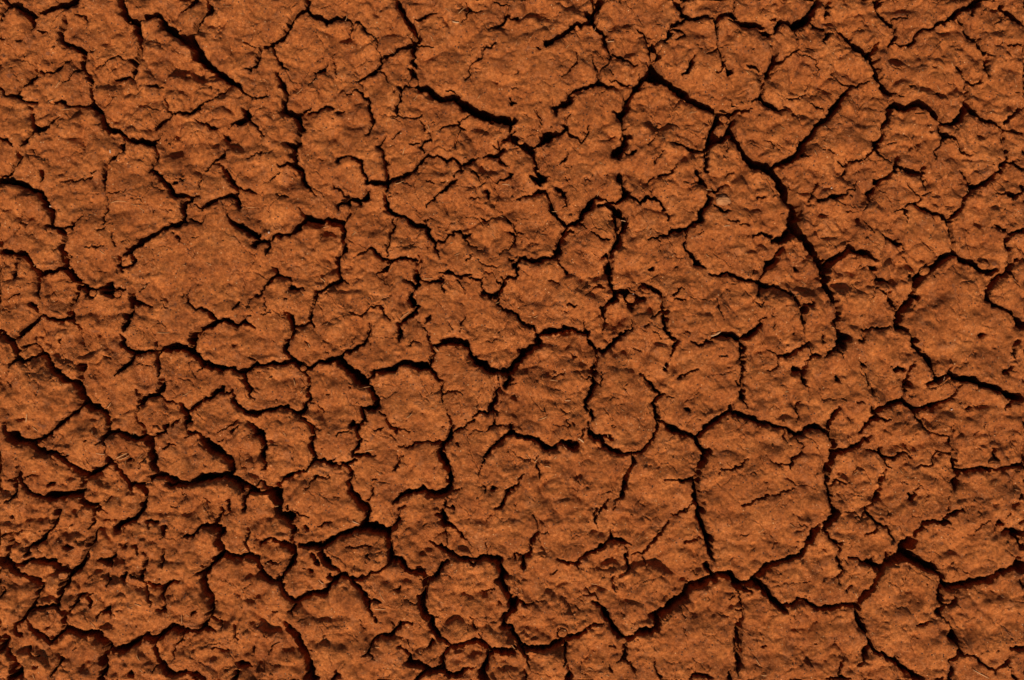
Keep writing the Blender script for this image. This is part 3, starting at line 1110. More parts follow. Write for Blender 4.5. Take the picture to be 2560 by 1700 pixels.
"30": """
0,240,14 90,225,14 170,205,14
80,250,25 70,320,40 40,400,40 30,450,50 -5,490,60
30,450,50 60,500,50 130,520,30 210,500,35 290,470,35 340,470,40 400,490,40 470,490,60 520,550,80 580,600,90 590,660,80 560,730,50 530,800,40 520,860,40 530,930,25
40,500,60 90,560,45 160,590,40 230,620,45 300,650,40 350,700,35
350,705,25 340,760,25 300,830,30 280,900,40 220,970,40 170,1040,35 110,1090,28 100,1150,28 160,1165,28
470,130,45 500,80,60 510,20,45 520,-10,30
460,150,40 440,190,20 390,210,35 370,270,40 310,320,35 240,360,45 230,420,35
440,190,14 440,195,20
600,610,70 650,560,50 710,550,60 740,500,50 780,420,45 800,350,35 830,290,55 870,200,16 900,180,8
860,-10,35 860,60,20 845,120,20 810,185,14
300,920,30 400,905,25 490,890,30 540,940,20 590,960,30 640,920,16 700,860,25 710,810,30 780,775,18
780,780,12 850,770,10
800,790,30 810,860,30 815,910,12
870,1000,6 920,960,16 980,950,45 990,880,12
590,960,45 580,1030,40 600,1090,50 550,1140,35 480,1200,25 440,1250,25 400,1220,35 370,1180,40 320,1140,45 270,1080,35 240,1020,25 210,990,25
600,1090,50 660,1110,60 740,1150,60 830,1150,60 900,1180,80 950,1230,60 980,1280,60 1060,1300,60 1130,1290,70 1220,1240,60 1280,1200,40 1340,1170,70 1400,1210,60 1460,1180,45 1520,1120,50 1590,1080,45 1650,1110,40 1720,1120,45 1800,1115,45 1900,1110,30 1980,1135,10
1860,1100,35 1880,1040,28 1920,980,35 1940,910,50 1930,820,50 1880,730,45 1860,640,45 1890,560,70 1950,490,50 2010,430,60 2060,400,50 2010,310,60 2020,250,70 2040,190,70 1980,150,45 1900,140,40 1850,145,30 1820,190,25 1790,235,25 1680,250,16
1850,590,30 1830,580,25
2050,400,70 2120,430,45 2200,450,40 2280,420,40 2365,460,45
2290,420,25 2270,340,20 2250,270,22 2290,200,25
1980,130,16 2010,80,20 2040,30,16 2040,-10,20
1950,1000,25 2020,1030,20 2035,1110,8
1410,1220,50 1400,1300,28 1440,1380,40 1480,1450,50 1530,1520,60 1600,1530,40 1690,1510,40 1760,1530,35 1850,1575,35
1440,1440,8 1380,1490,10
1680,1120,25 1660,1220,18 1590,1270,14 1580,1350,16
1940,1290,8 2000,1290,14 2080,1315,12
1960,1245,4 2040,1255,6
2160,1070,22 2165,1190,16
2310,1295,20 2310,1380,6
2190,1450,50 2260,1445,25 2290,1470,10
2170,1510,35 2150,1568,40
970,1290,60 930,1360,50 920,1420,60 950,1470,60 920,1540,60 900,1575,50
1290,640,28 1310,570,22 1330,480,28 1340,420,22 1310,390,10
1330,520,16 1345,450,35
1290,640,14 1200,620,14
1310,650,10 1340,690,16 1340,770,14 1370,840,14 1380,900,8
1340,660,16 1390,690,30 1480,710,28 1560,680,30 1610,650,30 1650,660,10
1550,690,25 1490,740,22 1480,780,14 1510,830,18 1510,890,22 1490,940,30 1430,930,10
1130,630,60 1150,600,40
1490,530,14 1500,430,25 1500,370,16
1500,240,20 1500,160,28
1040,190,60 1060,140,50 1130,110,40 1230,95,50 1260,40,40 1310,0,20
1350,100,40 1430,110,35
1340,110,8 1360,170,14
1110,360,16 1140,340,30 1150,310,20
1240,330,25 1260,420,14
890,480,25 960,490,40 1010,460,25 1060,370,12
980,490,40 1000,510,30
970,590,8 985,660,16 975,710,14
1220,200,8 1210,250,6
1240,1075,8 1250,1060,6
540,1380,25 530,1440,20 490,1480,28 440,1535,14
250,1300,20 270,1345,14 330,1350,10
30,1190,45 40,1270,35 60,1330,35 110,1380,25 130,1430,35 190,1460,45 160,1530,80 70,1568,60
110,1520,60 100,1460,60
10,1240,50 -5,1300,40
-5,800,25 20,770,30 40,750,14 30,710,10
120,1170,20 130,1060,16
930,20,8 970,50,8
940,100,10 990,105,8
80,80,20 100,90,12
110,320,14 160,310,6
1190,1520,60 1210,1530,40
700,280,4 770,310,5
640,350,30 600,340,40
1280,1495,4 1310,1505,4
2290,210,30 2280,190,30
410,600,5 420,560,5
410,1090,16 430,1085,14
1880,550,30 1850,500,14
2100,1490,14 2060,1500,14
1760,955,20 1810,930,10
660,1300,6 710,1280,6
p 230,85,60
p 35,40,36
p 1140,350,40
p 1095,925,36
p 590,350,60
p 1720,830,10
p 1190,1520,60
p 330,1450,60
p 430,1370,40
p 2340,850,20
p 1120,480,30
p 1650,1475,16
p 1175,1070,18
s 1240,870 1300,890
s 1530,65 1560,60
s 1170,905 1230,890
s 1695,965 1740,990
s 1665,960 1670,1050
s 1270,1480 1305,1510
s 1250,1340 1280,1400
s 2220,390 2260,350
s 290,1520 310,1568
s 510,300 520,296
s 820,1040 860,1110
""",
"31": """
30,330,16 70,280,25 140,265,25 210,300,35 290,320,45 340,370,60 340,440,50 300,530,35 250,580,40 220,660,50 240,740,35 290,810,45 340,850,35 410,830,35 470,790,50 560,770,50 640,760,50 670,700,40 720,640,45 790,600,45 860,630,45 930,640,25 1020,620,20 1060,580,18 1140,560,16 1220,520,22 1240,460,50 1240,370,55 1220,280,50 1200,210,70 1110,180,80 1010,170,70 920,190,45 820,220,45 740,250,45 660,300,60 580,340,70 490,330,60 410,340,50
0,440,30 30,530,45 70,610,50 130,660,40 200,670,45
340,230,25 340,180,35 310,130,16 310,60,80
330,260,35 340,330,40
310,70,90 220,50,50 190,0,50
330,10,8 400,45,14 480,65,7
600,400,60 640,460,60 690,530,40 750,550,30 780,600,30
690,630,45 660,620,30
430,545,6 510,555,14 500,570,30
510,420,30 560,480,40
1020,-10,50 1015,70,35 990,150,50
1220,190,50 1270,160,40 1310,90,35 1325,20,16 1320,-5,12
1250,450,50 1330,480,50 1380,550,50 1450,575,40 1540,580,40 1580,650,40 1650,630,40 1690,580,40 1710,520,40 1770,480,30
1570,650,50 1570,740,40 1520,820,55 1520,900,70 1560,980,70 1620,1010,50 1620,1090,55 1680,1170,50 1750,1210,40 1800,1270,35 1870,1260,40 1950,1225,40 2050,1220,45 2110,1270,45 2160,1310,45 2260,1310,60 2365,1320,55
1490,540,20 1560,550,14
880,670,40 950,730,45 1000,800,45 1030,870,40 1040,930,20 1070,990,10
1030,850,30 1090,830,25 1150,860,10
1100,1010,20 1105,1040,16
1260,1050,10 1265,1110,12
1440,1045,12 1340,1050,28 1290,1110,40 1230,1170,45 1150,1170,22 1100,1210,25 1050,1260,22 1020,1330,20 980,1365,10
1020,1330,25 1060,1360,7
1240,1180,35 1240,1220,10
1390,1210,8 1420,1270,8
1320,1265,14 1370,1300,20 1420,1360,35 1420,1420,60 1500,1430,60 1580,1470,45 1650,1480,45 1720,1450,50 1720,1370,40 1770,1290,25
1600,1270,14 1630,1210,30 1600,1260,35 1570,1280,14
1510,1540,35 1560,1500,35 1700,1490,30 1760,1520,45 1880,1530,45
1880,1540,35 1920,1480,30 1990,1470,14
1500,1530,40 1480,1575,40
2140,1340,30 2130,1430,50 2090,1510,70 2100,1575,80
2170,1350,35 2160,1370,20
1750,1500,35 1720,1480,35
1720,-10,20 1720,50,50 1740,130,60 1790,140,40 1830,180,18 1890,230,20 1930,290,12 2000,330,7
1750,180,12 1760,270,14 1760,350,10
1650,50,14 1700,60,35
1590,295,10 1640,330,14 1710,350,35 1780,400,45 1860,440,40 1930,460,35 2040,470,30 2110,430,45 2210,450,50 2250,470,60 2250,520,35 2280,600,70 2260,660,70 2310,740,60 2350,820,60 2350,940,40 2290,1010,60 2280,1080,60 2340,1100,30 2365,1110,25
2110,310,10 2130,370,10 2130,410,14
2240,640,45 2210,660,35
1960,480,14 1990,510,14 2060,490,14
2130,110,8 2180,30,8
1985,990,8 2000,1060,12 2030,1110,8
2055,1150,10 2060,1190,12
260,1040,16 300,1100,50 350,1160,60 390,1240,60 440,1330,60 480,1420,65 490,1510,80 520,1575,80
380,1110,10 330,1110,14
200,1235,8 140,1270,14 90,1350,10 40,1420,5
-5,1105,10 80,1085,6
740,1480,16 740,1540,30 690,1575,25
460,1540,40 450,1575,30
610,150,14 540,155,5
600,140,16 640,110,14 700,120,7
330,970,6 300,950,20 350,890,20
1370,840,8 1480,880,12 1490,870,30
1040,340,16 820,350,12
1020,430,10 1040,460,8
1570,130,6 1540,150,8
2200,720,8 2090,770,8
2230,860,10 2260,880,10
460,170,20 450,160,20
1050,940,8 1060,960,6
500,1290,8 460,1310,8
960,1030,6 990,1100,6
600,1190,8 620,1160,8
620,1150,5 640,1210,4
1190,1560,5 1230,1540,5
280,1060,14 260,1040,10
1310,740,25 1280,745,14
150,1450,10 170,1460,10
140,940,14 180,950,10
1930,770,8 1990,800,8
1690,1090,4 1750,1100,4
1700,990,4 1660,995,10
90,500,10 130,495,14 200,490,5
2290,1480,6 2280,1540,5
p 495,560,44
p 940,720,44
p 190,1460,30
p 1920,760,40
p 1500,120,26
p 460,170,40
p 120,1150,30
p 25,1510,50
p 2090,1130,6
p 1110,430,20
p 1410,730,30
p 1090,1510,10
s 570,650 615,690
s 1090,920 1180,925
s 1130,740 1190,860
s 880,110 945,140
s 150,145 185,130
s 1090,1280 1140,1275
s 90,490 120,505
s 1980,95 1990,93
s 1080,930 1200,935
s 910,100 940,135
s 1505,1310 1515,1335
""",
"32": """
195,45,7 230,140,10 250,190,14 240,230,20 190,270,30 170,340,28 170,400,30 110,430,30 110,500,45 110,540,35
110,415,16 35,410,14 30,460,10
280,225,8 330,215,8 350,240,4
250,215,12 290,220,8
775,-10,20 770,60,20 770,120,16 790,165,5
820,0,25 830,5,20
420,460,10 490,480,22 560,500,25 620,490,25 650,440,25 720,395,32 800,365,28 850,320,28 920,290,28 940,240,25 925,195,14
950,285,30 1010,285,35 1070,315,16 1110,325,8
890,205,6 930,200,10
1045,345,10 1070,390,14 1060,440,25 1080,510,16 1080,575,20 1020,610,10 960,630,12 935,660,18 950,710,16 962,775,6
1120,545,8 1080,575,12
1110,435,8 1140,410,14 1200,410,16 1250,350,20 1310,295,25 1350,250,22 1400,170,14 1465,105,10
1205,430,12 1225,480,12 1260,545,5
1460,35,8 1500,45,12 1600,5,14
1730,-10,60 1740,60,60 1770,140,60 1810,230,60 1830,320,60 1840,400,50 1860,460,16
1600,310,16 1690,280,10 1720,250,10 1770,285,6
1570,370,4 1600,320,6
1800,500,60 1820,560,35 1860,600,35 1940,610,60 2030,610,70 2090,700,80 2150,710,60 2230,660,70 2290,590,60 2365,520,60
2230,660,60 2300,700,60 2365,770,60
1880,620,70 1800,665,70 1710,690,70 1640,730,60 1610,800,70 1510,870,80 1430,930,60 1370,970,80 1310,990,70 1360,1040,50 1330,1110,60 1240,1120,60 1180,1140,50 1100,1180,50 1050,1210,45 980,1150,50 930,1080,50 890,1000,55 860,940,40 810,890,35 755,865,25
2130,730,40 2215,760,20
2110,760,16 2120,870,8 2140,930,14 2140,1000,25 2100,1080,40 2100,1190,50 2120,1290,30 2100,1380,50 2105,1460,28 2095,1530,14
2070,1200,30 2080,1390,30
2065,935,12 2130,935,12
1290,970,20 1340,960,35
1050,1210,30 1060,1300,35 1040,1370,30 1010,1400,14 960,1425,4
1040,1385,14 1100,1430,14 1130,1480,20 1150,1530,5
640,1180,14 550,1175,35 480,1200,40 430,1240,35 360,1270,45 270,1290,50 160,1290,70 90,1270,60 50,1200,50 0,1140,40
550,1170,25 640,1160,30 690,1100,22 760,1060,20 855,1055,8
480,1160,80 460,1150,70
490,1230,25 495,1310,28 490,1420,14
520,1440,16 530,1510,30 520,1575,60
100,1300,40 130,1370,22 165,1455,10
115,1480,12 130,1575,18
30,1270,30 0,1270,12
0,800,50 30,860,70 10,910,60
30,820,35 90,860,25 160,890,10 190,880,6
480,890,6 580,875,9
595,895,10 630,935,12
685,710,7 710,770,14 720,785,12
720,785,10 770,785,10 800,840,10
710,790,8 640,820,4
340,610,8 400,580,12 435,510,8
590,510,16 620,550,10
910,1430,8 915,1490,16 910,1500,5
1320,1360,6 1330,1430,10 1330,1480,14 1380,1565,20
1010,950,6 1030,980,6
1560,910,6 1610,1005,10
1580,1090,8 1625,1170,6
1320,1270,5 1340,1310,5
2005,830,8 2060,800,14
1650,1568,14 1720,1530,25 1820,1550,30 1840,1568,25
1690,1490,6 1720,1530,10
2025,1490,12 2020,1575,30
1000,810,4 1020,750,4
1010,830,5 970,910,3
2290,1130,5 2320,1200,5
2310,1270,16 2361,1260,16
890,1270,8 960,1270,14 
330,970,4 400,960,4
2090,240,6 2170,220,6
1650,570,6 1710,600,6
1660,960,4 1690,1020,4
200,860,5 320,830,4
250,100,6 300,130,5
720,550,4 850,560,4
1640,730,40 1660,710,40
p 120,645,60
p 395,965,30
p 680,1370,50
p 680,1420,30
p 1650,1475,50
p 1740,540,10
p 1800,820,16
p 1530,740,22
p 220,460,20
p 2190,790,10
p 900,1040,14
s 700,1480 750,1495
s 870,1530 900,1540
s 1700,170 1720,210
s 2270,210 2330,170
s 2260,1390 2300,1450
s 730,690 800,700
s 300,350 330,360
s 2300,1530 2361,1535
s 0,1250 30,1290
""",
"33": """
640,-10,50 650,50,60 610,80,50 550,130,50 520,190,28
510,190,22 560,220,14 590,280,22 660,310,25 665,370,20 650,410,16 660,460,45 680,520,22 705,560,16 650,610,12 660,650,14 670,690,5
650,315,14 690,310,14
480,140,20 450,200,55 410,270,55 360,320,35 335,390,30 320,420,35 220,440,40 130,470,35 60,500,35 -5,525,30
-5,720,40 40,810,70 100,880,60 160,920,50 190,960,14
150,890,35 220,875,25 280,820,28 340,830,30 400,880,30 470,910,30 560,910,40 640,905,40 690,875,45 760,880,28 830,880,45 870,830,50 930,770,45 990,700,35 1010,630,30 1050,570,40 1100,500,50 1190,460,90 1240,400,100 1280,330,110 1330,310,100
240,970,8 250,1010,8
475,950,6 465,1040,10 425,1090,6
900,490,35 960,490,70 1000,530,70 1060,530,50
980,440,20 960,490,60
900,500,30 830,440,14 760,440,14
1240,410,110 1340,440,90 1440,500,90 1540,550,80 1620,600,60 1640,670,45 1690,725,50 1780,710,50 1880,680,55 1980,660,60 2070,645,60 2120,600,40 2210,570,40 2290,540,45 2365,530,100
1120,420,60 1110,460,50
1300,280,40 1340,260,20 1400,200,25 1460,130,28 1550,105,25 1640,115,28 1700,130,16
1630,110,25 1670,50,28 1740,10,28 1830,0,16
920,-10,28 950,50,28 1010,125,25 1080,150,16 1120,160,20 1120,220,20 1160,270,25 1170,300,8
1020,130,10 1020,180,12 980,215,12 890,245,6
820,80,7 890,45,12 910,0,16
720,20,5 820,45,8
2200,205,16 2280,190,45 2330,250,50 2361,330,50
2310,220,70 2361,220,50
2330,440,40 2330,500,90
2170,130,60 2180,140,40
1930,200,6 1990,130,7 2060,95,6
2200,75,8 2250,20,6
2340,120,16 2350,110,16
830,880,45 840,970,50 860,1050,50 910,1130,45 930,1180,25 950,1230,60 920,1320,35 900,1390,22 845,1450,10
960,1250,50 1000,1310,25 1060,1320,25 1110,1370,35 1180,1400,50 1230,1450,40 1310,1500,45 1370,1540,60 1440,1575,45
1195,1320,16 1200,1370,28
710,1380,10 690,1450,20 665,1530,20
560,1568,16 680,1555,28 780,1565,16
680,1330,4 670,1370,4
1690,1575,20 1710,1480,30 1700,1400,12
1550,1555,14 1640,1560,20
1690,1390,28 1760,1350,28 1780,1310,45 1770,1240,40 1740,1170,100 1710,1170,80
1790,1335,16 1870,1345,14 1960,1370,20 1980,1420,25 2050,1470,20 2120,1495,20 2170,1460,20 2210,1410,35 2240,1360,14
2240,1280,25 2300,1280,45 2365,1285,25
2210,1420,16 2260,1460,10 2270,1520,16 2310,1568,30
1600,980,14 1660,1040,14 1730,1100,10
1600,990,25 1580,940,50 1650,910,16 1620,860,20 1600,790,55 1610,720,22
1630,880,20 1700,880,20 1750,830,35 1760,770,16
1630,680,40 1610,740,25
1470,690,8 1480,700,6
730,740,16 770,700,12
300,130,6 360,160,8
280,290,5 340,300,5
90,290,5 50,360,5
2200,1090,8 2250,1130,5
2180,1130,5 2185,1170,5
1370,1080,14 1440,1060,20 1510,1030,8
440,1250,10 460,1240,10
620,1190,14 640,1220,8
2350,640,20 2361,700,20
690,460,8 750,490,5
p 1130,45,50
p 2170,130,66
p 295,60,22
p 230,35,20
p 110,310,30
p 1480,1330,14
p 2135,1310,30
p 1320,850,40
p 1410,860,30
p 430,830,20
p 2330,950,16
p 630,1195,26
p 280,1370,18
s 1900,1480 2050,1568
s 810,770 830,810
s 980,1150 960,1130
s 1000,690 1020,720
""",
}
ZS = 2361.0 / 640.0
segs, pits, straws = [], [], []
for key, text in CRACKS.items():
    oy, ox = int(key[0]) * 425.0, int(key[1]) * 640.0
    for line in text.strip().splitlines():
        tok = line.split()
        kind = ""
        if tok[0] in "ps":
            kind, tok = tok[0], tok[1:]
        pts, w = [], 8.0
        for t in tok:
            v = [float(a) for a in t.split(",")]
            if len(v) > 2:
                w = v[2]
            pts.append((ox + v[0] / ZS, oy + v[1] / ZS, w / ZS))
        if kind == "p":
            pits.append(pts[0])
        elif kind == "s":
            straws.append(pts)
        else:
            segs += [(pts[i], pts[i + 1]) for i in range(len(pts) - 1)]

# ------------------------------------------------------------------ noise tools
def table(seed):
    return np.random.default_rng(seed).random((256, 256)).astype(np.float32)

def pn(x, y, seed):                                  # gradient noise, about -0.7 .. 0.7
    t = table(seed) * (2 * np.pi)
    cs, sn = np.cos(t), np.sin(t)
    xf, yf = np.floor(x), np.floor(y)
    xi, yi = xf.astype(np.int32), yf.astype(np.int32)
    fx, fy = (x - xf).astype(np.float32), (y - yf).astype(np.float32)
    u, v = fx * fx * fx * (fx * (fx * 6 - 15) + 10), fy * fy * fy * (fy * (fy * 6 - 15) + 10)
    x0, x1, y0, y1 = xi & 255, (xi + 1) & 255, yi & 255, (yi + 1) & 255
    a = cs[y0, x0] * fx + sn[y0, x0] * fy
    b = cs[y0, x1] * (fx - 1) + sn[y0, x1] * fy
    c = cs[y1, x0] * fx + sn[y1, x0] * (fy - 1)
    d = cs[y1, x1] * (fx - 1) + sn[y1, x1] * (fy - 1)
    return (a + (b - a) * u) * (1 - v) + (c + (d - c) * u) * v

def noise(x, y, wl, seed):                           # rotated so that no two layers share an axis
    a = seed * 2.39996
    c, s = math.cos(a) / wl, math.sin(a) / wl
    return pn(x * c - y * s + 91.7, x * s + y * c + 37.3, seed)

def worley(x, y, wl, seed):                          # nearest and second nearest cell distance
    jx, jy = table(seed), table(seed + 5000)
    x, y = x / wl + 500, y / wl + 500
    xi, yi = np.floor(x).astype(np.int32), np.floor(y).astype(np.int32)
    f1 = np.full(x.shape, 9.0, np.float32)
    f2 = f1.copy()
    for dy in (-1, 0, 1):
        for dx in (-1, 0, 1):
            cx, cy = xi + dx, yi + dy
            d = (cx + jx[cy & 255, cx & 255] - x) ** 2 + (cy + jy[cy & 255, cx & 255] - y) ** 2
            f2 = np.minimum(f2, np.maximum(f1, d))
            f1 = np.minimum(f1, d)
    return np.sqrt(f1), np.sqrt(f2)

def smooth(a, b, x):
    t = np.clip((x - a) / (b - a), 0, 1)
    return t * t * (3 - 2 * t)

# ------------------------------------------------------------------ height field of the cracked crust (unit: photo pixels)
STEP, PAD, MARGIN = 2.15, 20.0, 430.0
def axis(n):
    inner = np.arange(-PAD, n + PAD, STEP)
    out, p, s = [], 0.0, STEP
    while p < MARGIN:
        s = min(s * 1.05, 6.0)
        p += s
        out.append(p)
    out = np.array(out)
    return np.concatenate([(inner[0] - out)[::-1], inner, inner[-1] + out]).astype(np.float32)
xs, ys = axis(FW), axis(FH)
NX, NY = len(xs), len(ys)
GX, GY = np.meshgrid(xs, ys)

# ragged edges: the cracks are looked up through a small wobble
WX = GX + 5.0 * noise(GX, GY, 26, 1) + 6.6 * noise(GX, GY, 12.5, 2) + 2.4 * noise(GX, GY, 7.4, 3)
WY = GY + 5.0 * noise(GX, GY, 26, 4) + 6.6 * noise(GX, GY, 12.5, 5) + 2.4 * noise(GX, GY, 7.4, 6)

S = np.full((NY, NX), -30.0, np.float32)             # > 0 inside a crack
DROP = np.zeros((NY, NX), np.float32)                # how far the rim sags towards a crack
DEEP = np.zeros((NY, NX), np.float32)                # depth allowed at this place
def stamp(x0, y0, w0, x1, y1, w1, deep):
    wmax = max(w0, w1)
    R = wmax / 2 + 30
    i0, i1 = np.searchsorted(xs, (min(x0, x1) - R, max(x0, x1) + R))
    j0, j1 = np.searchsorted(ys, (min(y0, y1) - R, max(y0, y1) + R))
    if i1 <= i0 or j1 <= j0:
        return
    X, Y = WX[j0:j1, i0:i1], WY[j0:j1, i0:i1]
    dx, dy = x1 - x0, y1 - y0
    L2 = dx * dx + dy * dy + 1e-6
    t = np.clip(((X - x0) * dx + (Y - y0) * dy) / L2, 0, 1)
    d = np.hypot(X - x0 - t * dx, Y - y0 - t * dy)
    w = w0 + (w1 - w0) * t
    s = w * 0.5 - d
    S[j0:j1, i0:i1] = np.maximum(S[j0:j1, i0:i1], s)
    A, Rw = np.clip(0.6 * w, 0.8, 5.0), np.clip(1.3 * w, 4, 12)
    g = np.clip(1 + s / Rw, 0, 1)
    DROP[j0:j1, i0:i1] = np.maximum(DROP[j0:j1, i0:i1], A * g * g)
    DEEP[j0:j1, i0:i1] = np.maximum(DEEP[j0:j1, i0:i1], np.where(s > -3, deep * w, 0))
def width(w):                                          # narrow cracks stay fine, wide ones open up
    return w * (0.72 + 0.43 * min(1.0, w / 7.0)) + 0.25
for (x0, y0, w0), (x1, y1, w1) in segs:
    stamp(x0, y0, width(w0), x1, y1, width(w1), 8.0)
for x, y, w in pits:
    stamp(x - w * .2, y + w * .05, w * .42, x + w * .2, y - w * .05, w * .34, 1.6)

# outside the photograph the crust goes on with cracks of the same kind
OUT = np.maximum(np.maximum(-GX, GX - FW), np.maximum(-GY, GY - FH))
f1, f2 = worley(WX + 60 * noise(GX, GY, 170, 7), WY + 60 * noise(GX, GY, 170, 8), 190, 9)
e = (f2 - f1) * 95
g1, g2 = worley(WX + 22 * noise(GX, GY, 80, 10), WY + 22 * noise(GX, GY, 80, 11), 88, 12)
e2 = (g2 - g1) * 44
hw = 5.5 * np.clip(0.5 + 1.3 * noise(GX, GY, 260, 13), 0.12, 1.3)
hw2 = 3.2 * np.clip(0.1 + 1.6 * noise(GX, GY, 150, 14), -1, 1)
so = np.where(OUT > 4, np.maximum(hw - e, hw2 - e2), -30.0)
so = np.maximum(so, -30)
S = np.maximum(S, so)
DROP = np.maximum(DROP, np.where(OUT > 4, 8 * np.clip(1 + so / 16, 0, 1) ** 2, 0))
DEEP = np.maximum(DEEP, np.where(so > -3, 45.0, 0))

# ---- relief of the crust: lumps, flakes, grain
bigx = GX + 14 * noise(GX, GY, 60, 20)
bigy = GY + 14 * noise(GX, GY, 60, 21)
rough = np.clip(0.55 + 1.3 * noise(GX, GY, 330, 22), 0.08, 1.15)        # lumpy and smooth quarters
rough = np.maximum(rough, 0.95 * smooth(900, 200, GX) * smooth(700, 1350, GY))
rough = np.maximum(rough, 0.75 * smooth(1500, 2000, GX) * smooth(1000, 500, GY))
rough = rough * (1 - 0.75 * smooth(330, 120, np.hypot((GX - 520) / 1.25, GY - 740)))
rough = rough * (1 - 0.8 * smooth(200, 60, np.hypot((GX - 1290) / 1.2, GY - 190)))
def mounds(x, y, wl, seed, rmin, rmax, keep):        # overlapping clods: the highest one wins, creases stay between them
    jx, jy, jr, jh = table(seed), table(seed + 5000), table(seed + 6000), table(seed + 7000)
    x, y = x / wl + 500, y / wl + 500
    xi, yi = np.floor(x).astype(np.int32), np.floor(y).astype(np.int32)
    best = np.zeros(x.shape, np.float32)
    for dy in (-1, 0, 1):
        for dx in (-1, 0, 1):
            cx, cy = xi + dx, yi + dy
            a, b = cy & 255, cx & 255
            r = (rmin + (rmax - rmin) * jr[a, b])
            d2 = ((cx + jx[a, b] - x) ** 2 + (cy + jy[a, b] - y) ** 2) / (r * r)
            h = np.clip(1 - d2, 0, 1) ** 1.35 * (0.35 + 0.65 * jh[a, b]) * (jh[b, a] < keep) * (r / rmax)
            best = np.maximum(best, h)
    return best
def knobs(x, y, wl, seed, k=9.0):                    # packed rounded knobs with soft hollows between them
    jx, jy, jh = table(seed), table(seed + 5000), table(seed + 6000)
    x, y = x / wl + 500, y / wl + 500
    xi, yi = np.floor(x).astype(np.int32), np.floor(y).astype(np.int32)
    acc = np.zeros(x.shape, np.float32)
    for dy in (-1, 0, 1):
        for dx in (-1, 0, 1):
            cx, cy = xi + dx, yi + dy
            a, b = cy & 255, cx & 255
            acc += np.exp(-k * ((cx + jx[a, b] - x) ** 2 + (cy + jy[a, b] - y) ** 2 + 0.35 * jh[a, b]))
    return np.log(acc + 1e-6) / k
Z = 15.0 * noise(GX, GY, 230, 23) + 13.0 * noise(GX, GY, 100, 24)
sx = bigx * 0.86 + 6 * noise(GX, GY, 24, 25) + 2 * noise(GX, GY, 10, 26)
sy = bigy + 6 * noise(GX, GY, 24, 27) + 2 * noise(GX, GY, 10, 28)
Z += (0.25 + 0.85 * rough) * 8.0 * mounds(sx, sy, 84, 101, 0.30, 0.62, 0.75)
Z += (0.10 + 0.90 * rough) * 22.0 * knobs(sx, sy, 78, 107) * smooth(-0.35, 0.2, noise(GX, GY, 160, 108))
Z += (0.42 + 0.75 * rough) * 26.0 * knobs(sx, sy, 44, 102, 20.0) * smooth(-0.35, 0.15, noise(GX, GY, 95, 104))
Z += (0.50 + 0.60 * rough) * 21.0 * knobs(sx, sy, 29, 109, 20.0) * smooth(-0.35, 0.15, noise(GX, GY, 80, 110))
Z += (0.40 + 0.60 * rough) * 11.5 * knobs(sx, sy, 18, 103, 18.0) * smooth(-0.30, 0.25, noise(GX, GY, 60, 105))
Z += (0.40 + 0.60 * rough) * (5.5 * noise(GX, GY, 58, 34) + 4.4 * noise(GX, GY, 32, 35) + 2.2 * noise(GX, GY, 20, 49))
Z -= (0.5 + 0.7 * rough) * 6.0 * mounds(sx + 900, sy, 62, 106, 0.08, 0.22, 0.40)      # dimples
# where the crust is most broken it falls apart into small packed clods
c1, c2 = worley(sx + 9 * noise(GX, GY, 40, 52), sy + 9 * noise(GX, GY, 40, 53), 52, 54)
crumb = smooth(0.62, 0.95, rough + 0.5 * noise(GX, GY, 110, 55))
Z += crumb * 7.5 * (np.clip((c2 - c1) / 0.5, 0, 1) ** 0.8 - 0.8)
# hairlines between the traced cracks
h1, h2 = worley(WX + 26 * noise(GX, GY, 60, 56), WY + 26 * noise(GX, GY, 60, 57), 120, 58)
hair = np.clip(1 - (h2 - h1) * 60 / 1.7, 0, 1) * smooth(0.02, 0.16, noise(GX, GY, 75, 59))
h1, h2 = worley(WX + 12 * noise(GX, GY, 30, 60), WY + 12 * noise(GX, GY, 30, 61), 54, 62)
hair = np.maximum(hair, 0.75 * np.clip(1 - (h2 - h1) * 27 / 1.6, 0, 1) * smooth(0.10, 0.22, noise(GX, GY, 48, 63)))
Z -= 5.5 * hair
# a few thin layers that end in scalloped steps
fl = noise(bigx, bigy, 190, 29) + 0.55 * noise(bigx, bigy, 70, 30) + 0.34 * noise(GX, GY, 30, 31) + 0.14 * noise(GX, GY, 12, 32)
q = fl * 2.1
fr = q - np.floor(q)
Z += 1.6 * smooth(-0.1, 0.25, noise(GX, GY, 90, 33)) * (smooth(0.0, 0.10, fr) - fr)
# grain
Z += (0.7 + 0.5 * rough) * (1.3 * noise(GX, GY, 12, 36) + 0.8 * noise(GX, GY, 6.6, 37))
dots = noise(GX, GY, 14.5, 38)
Z -= 5.0 * smooth(0.47, 0.60, dots) * smooth(0.05, 0.3, noise(GX, GY, 90, 39))     # tiny pores

# ---- carve the cracks
rimk = 0.5 + 1.7 * np.clip(noise(GX, GY, 45, 40) + 0.25, 0, 0.7)
Zt = Z - DROP * rimk + 3.4 * np.exp(-((S + 11.0) / 6.0) ** 2) * np.clip(0.5 + 1.2 * noise(GX, GY, 60, 65), 0, 1)      # lifted lips
fill = np.clip(1.1 + 1.1 * noise(GX, GY, 75, 41), 0.68, 1.4)                          # crumbs lie in some stretches
floor_z = -np.clip(DEEP, 6, 140) * fill
k1, _ = worley(GX + 7 * noise(GX, GY, 20, 42), GY, 13, 43)
floor_z += np.clip(DEEP * 0.25, 0, 11) * (1 - 2.2 * k1 * k1) + np.clip(DEEP * .2, 0, 5) * noise(GX, GY, 7, 44)
wall = np.maximum(S + 0.7, 0)
steep = 6.6 + 8.0 * np.clip(0.55 + 1.6 * noise(GX, GY, 38, 45), 0, 1)                # sheer here, broken down there
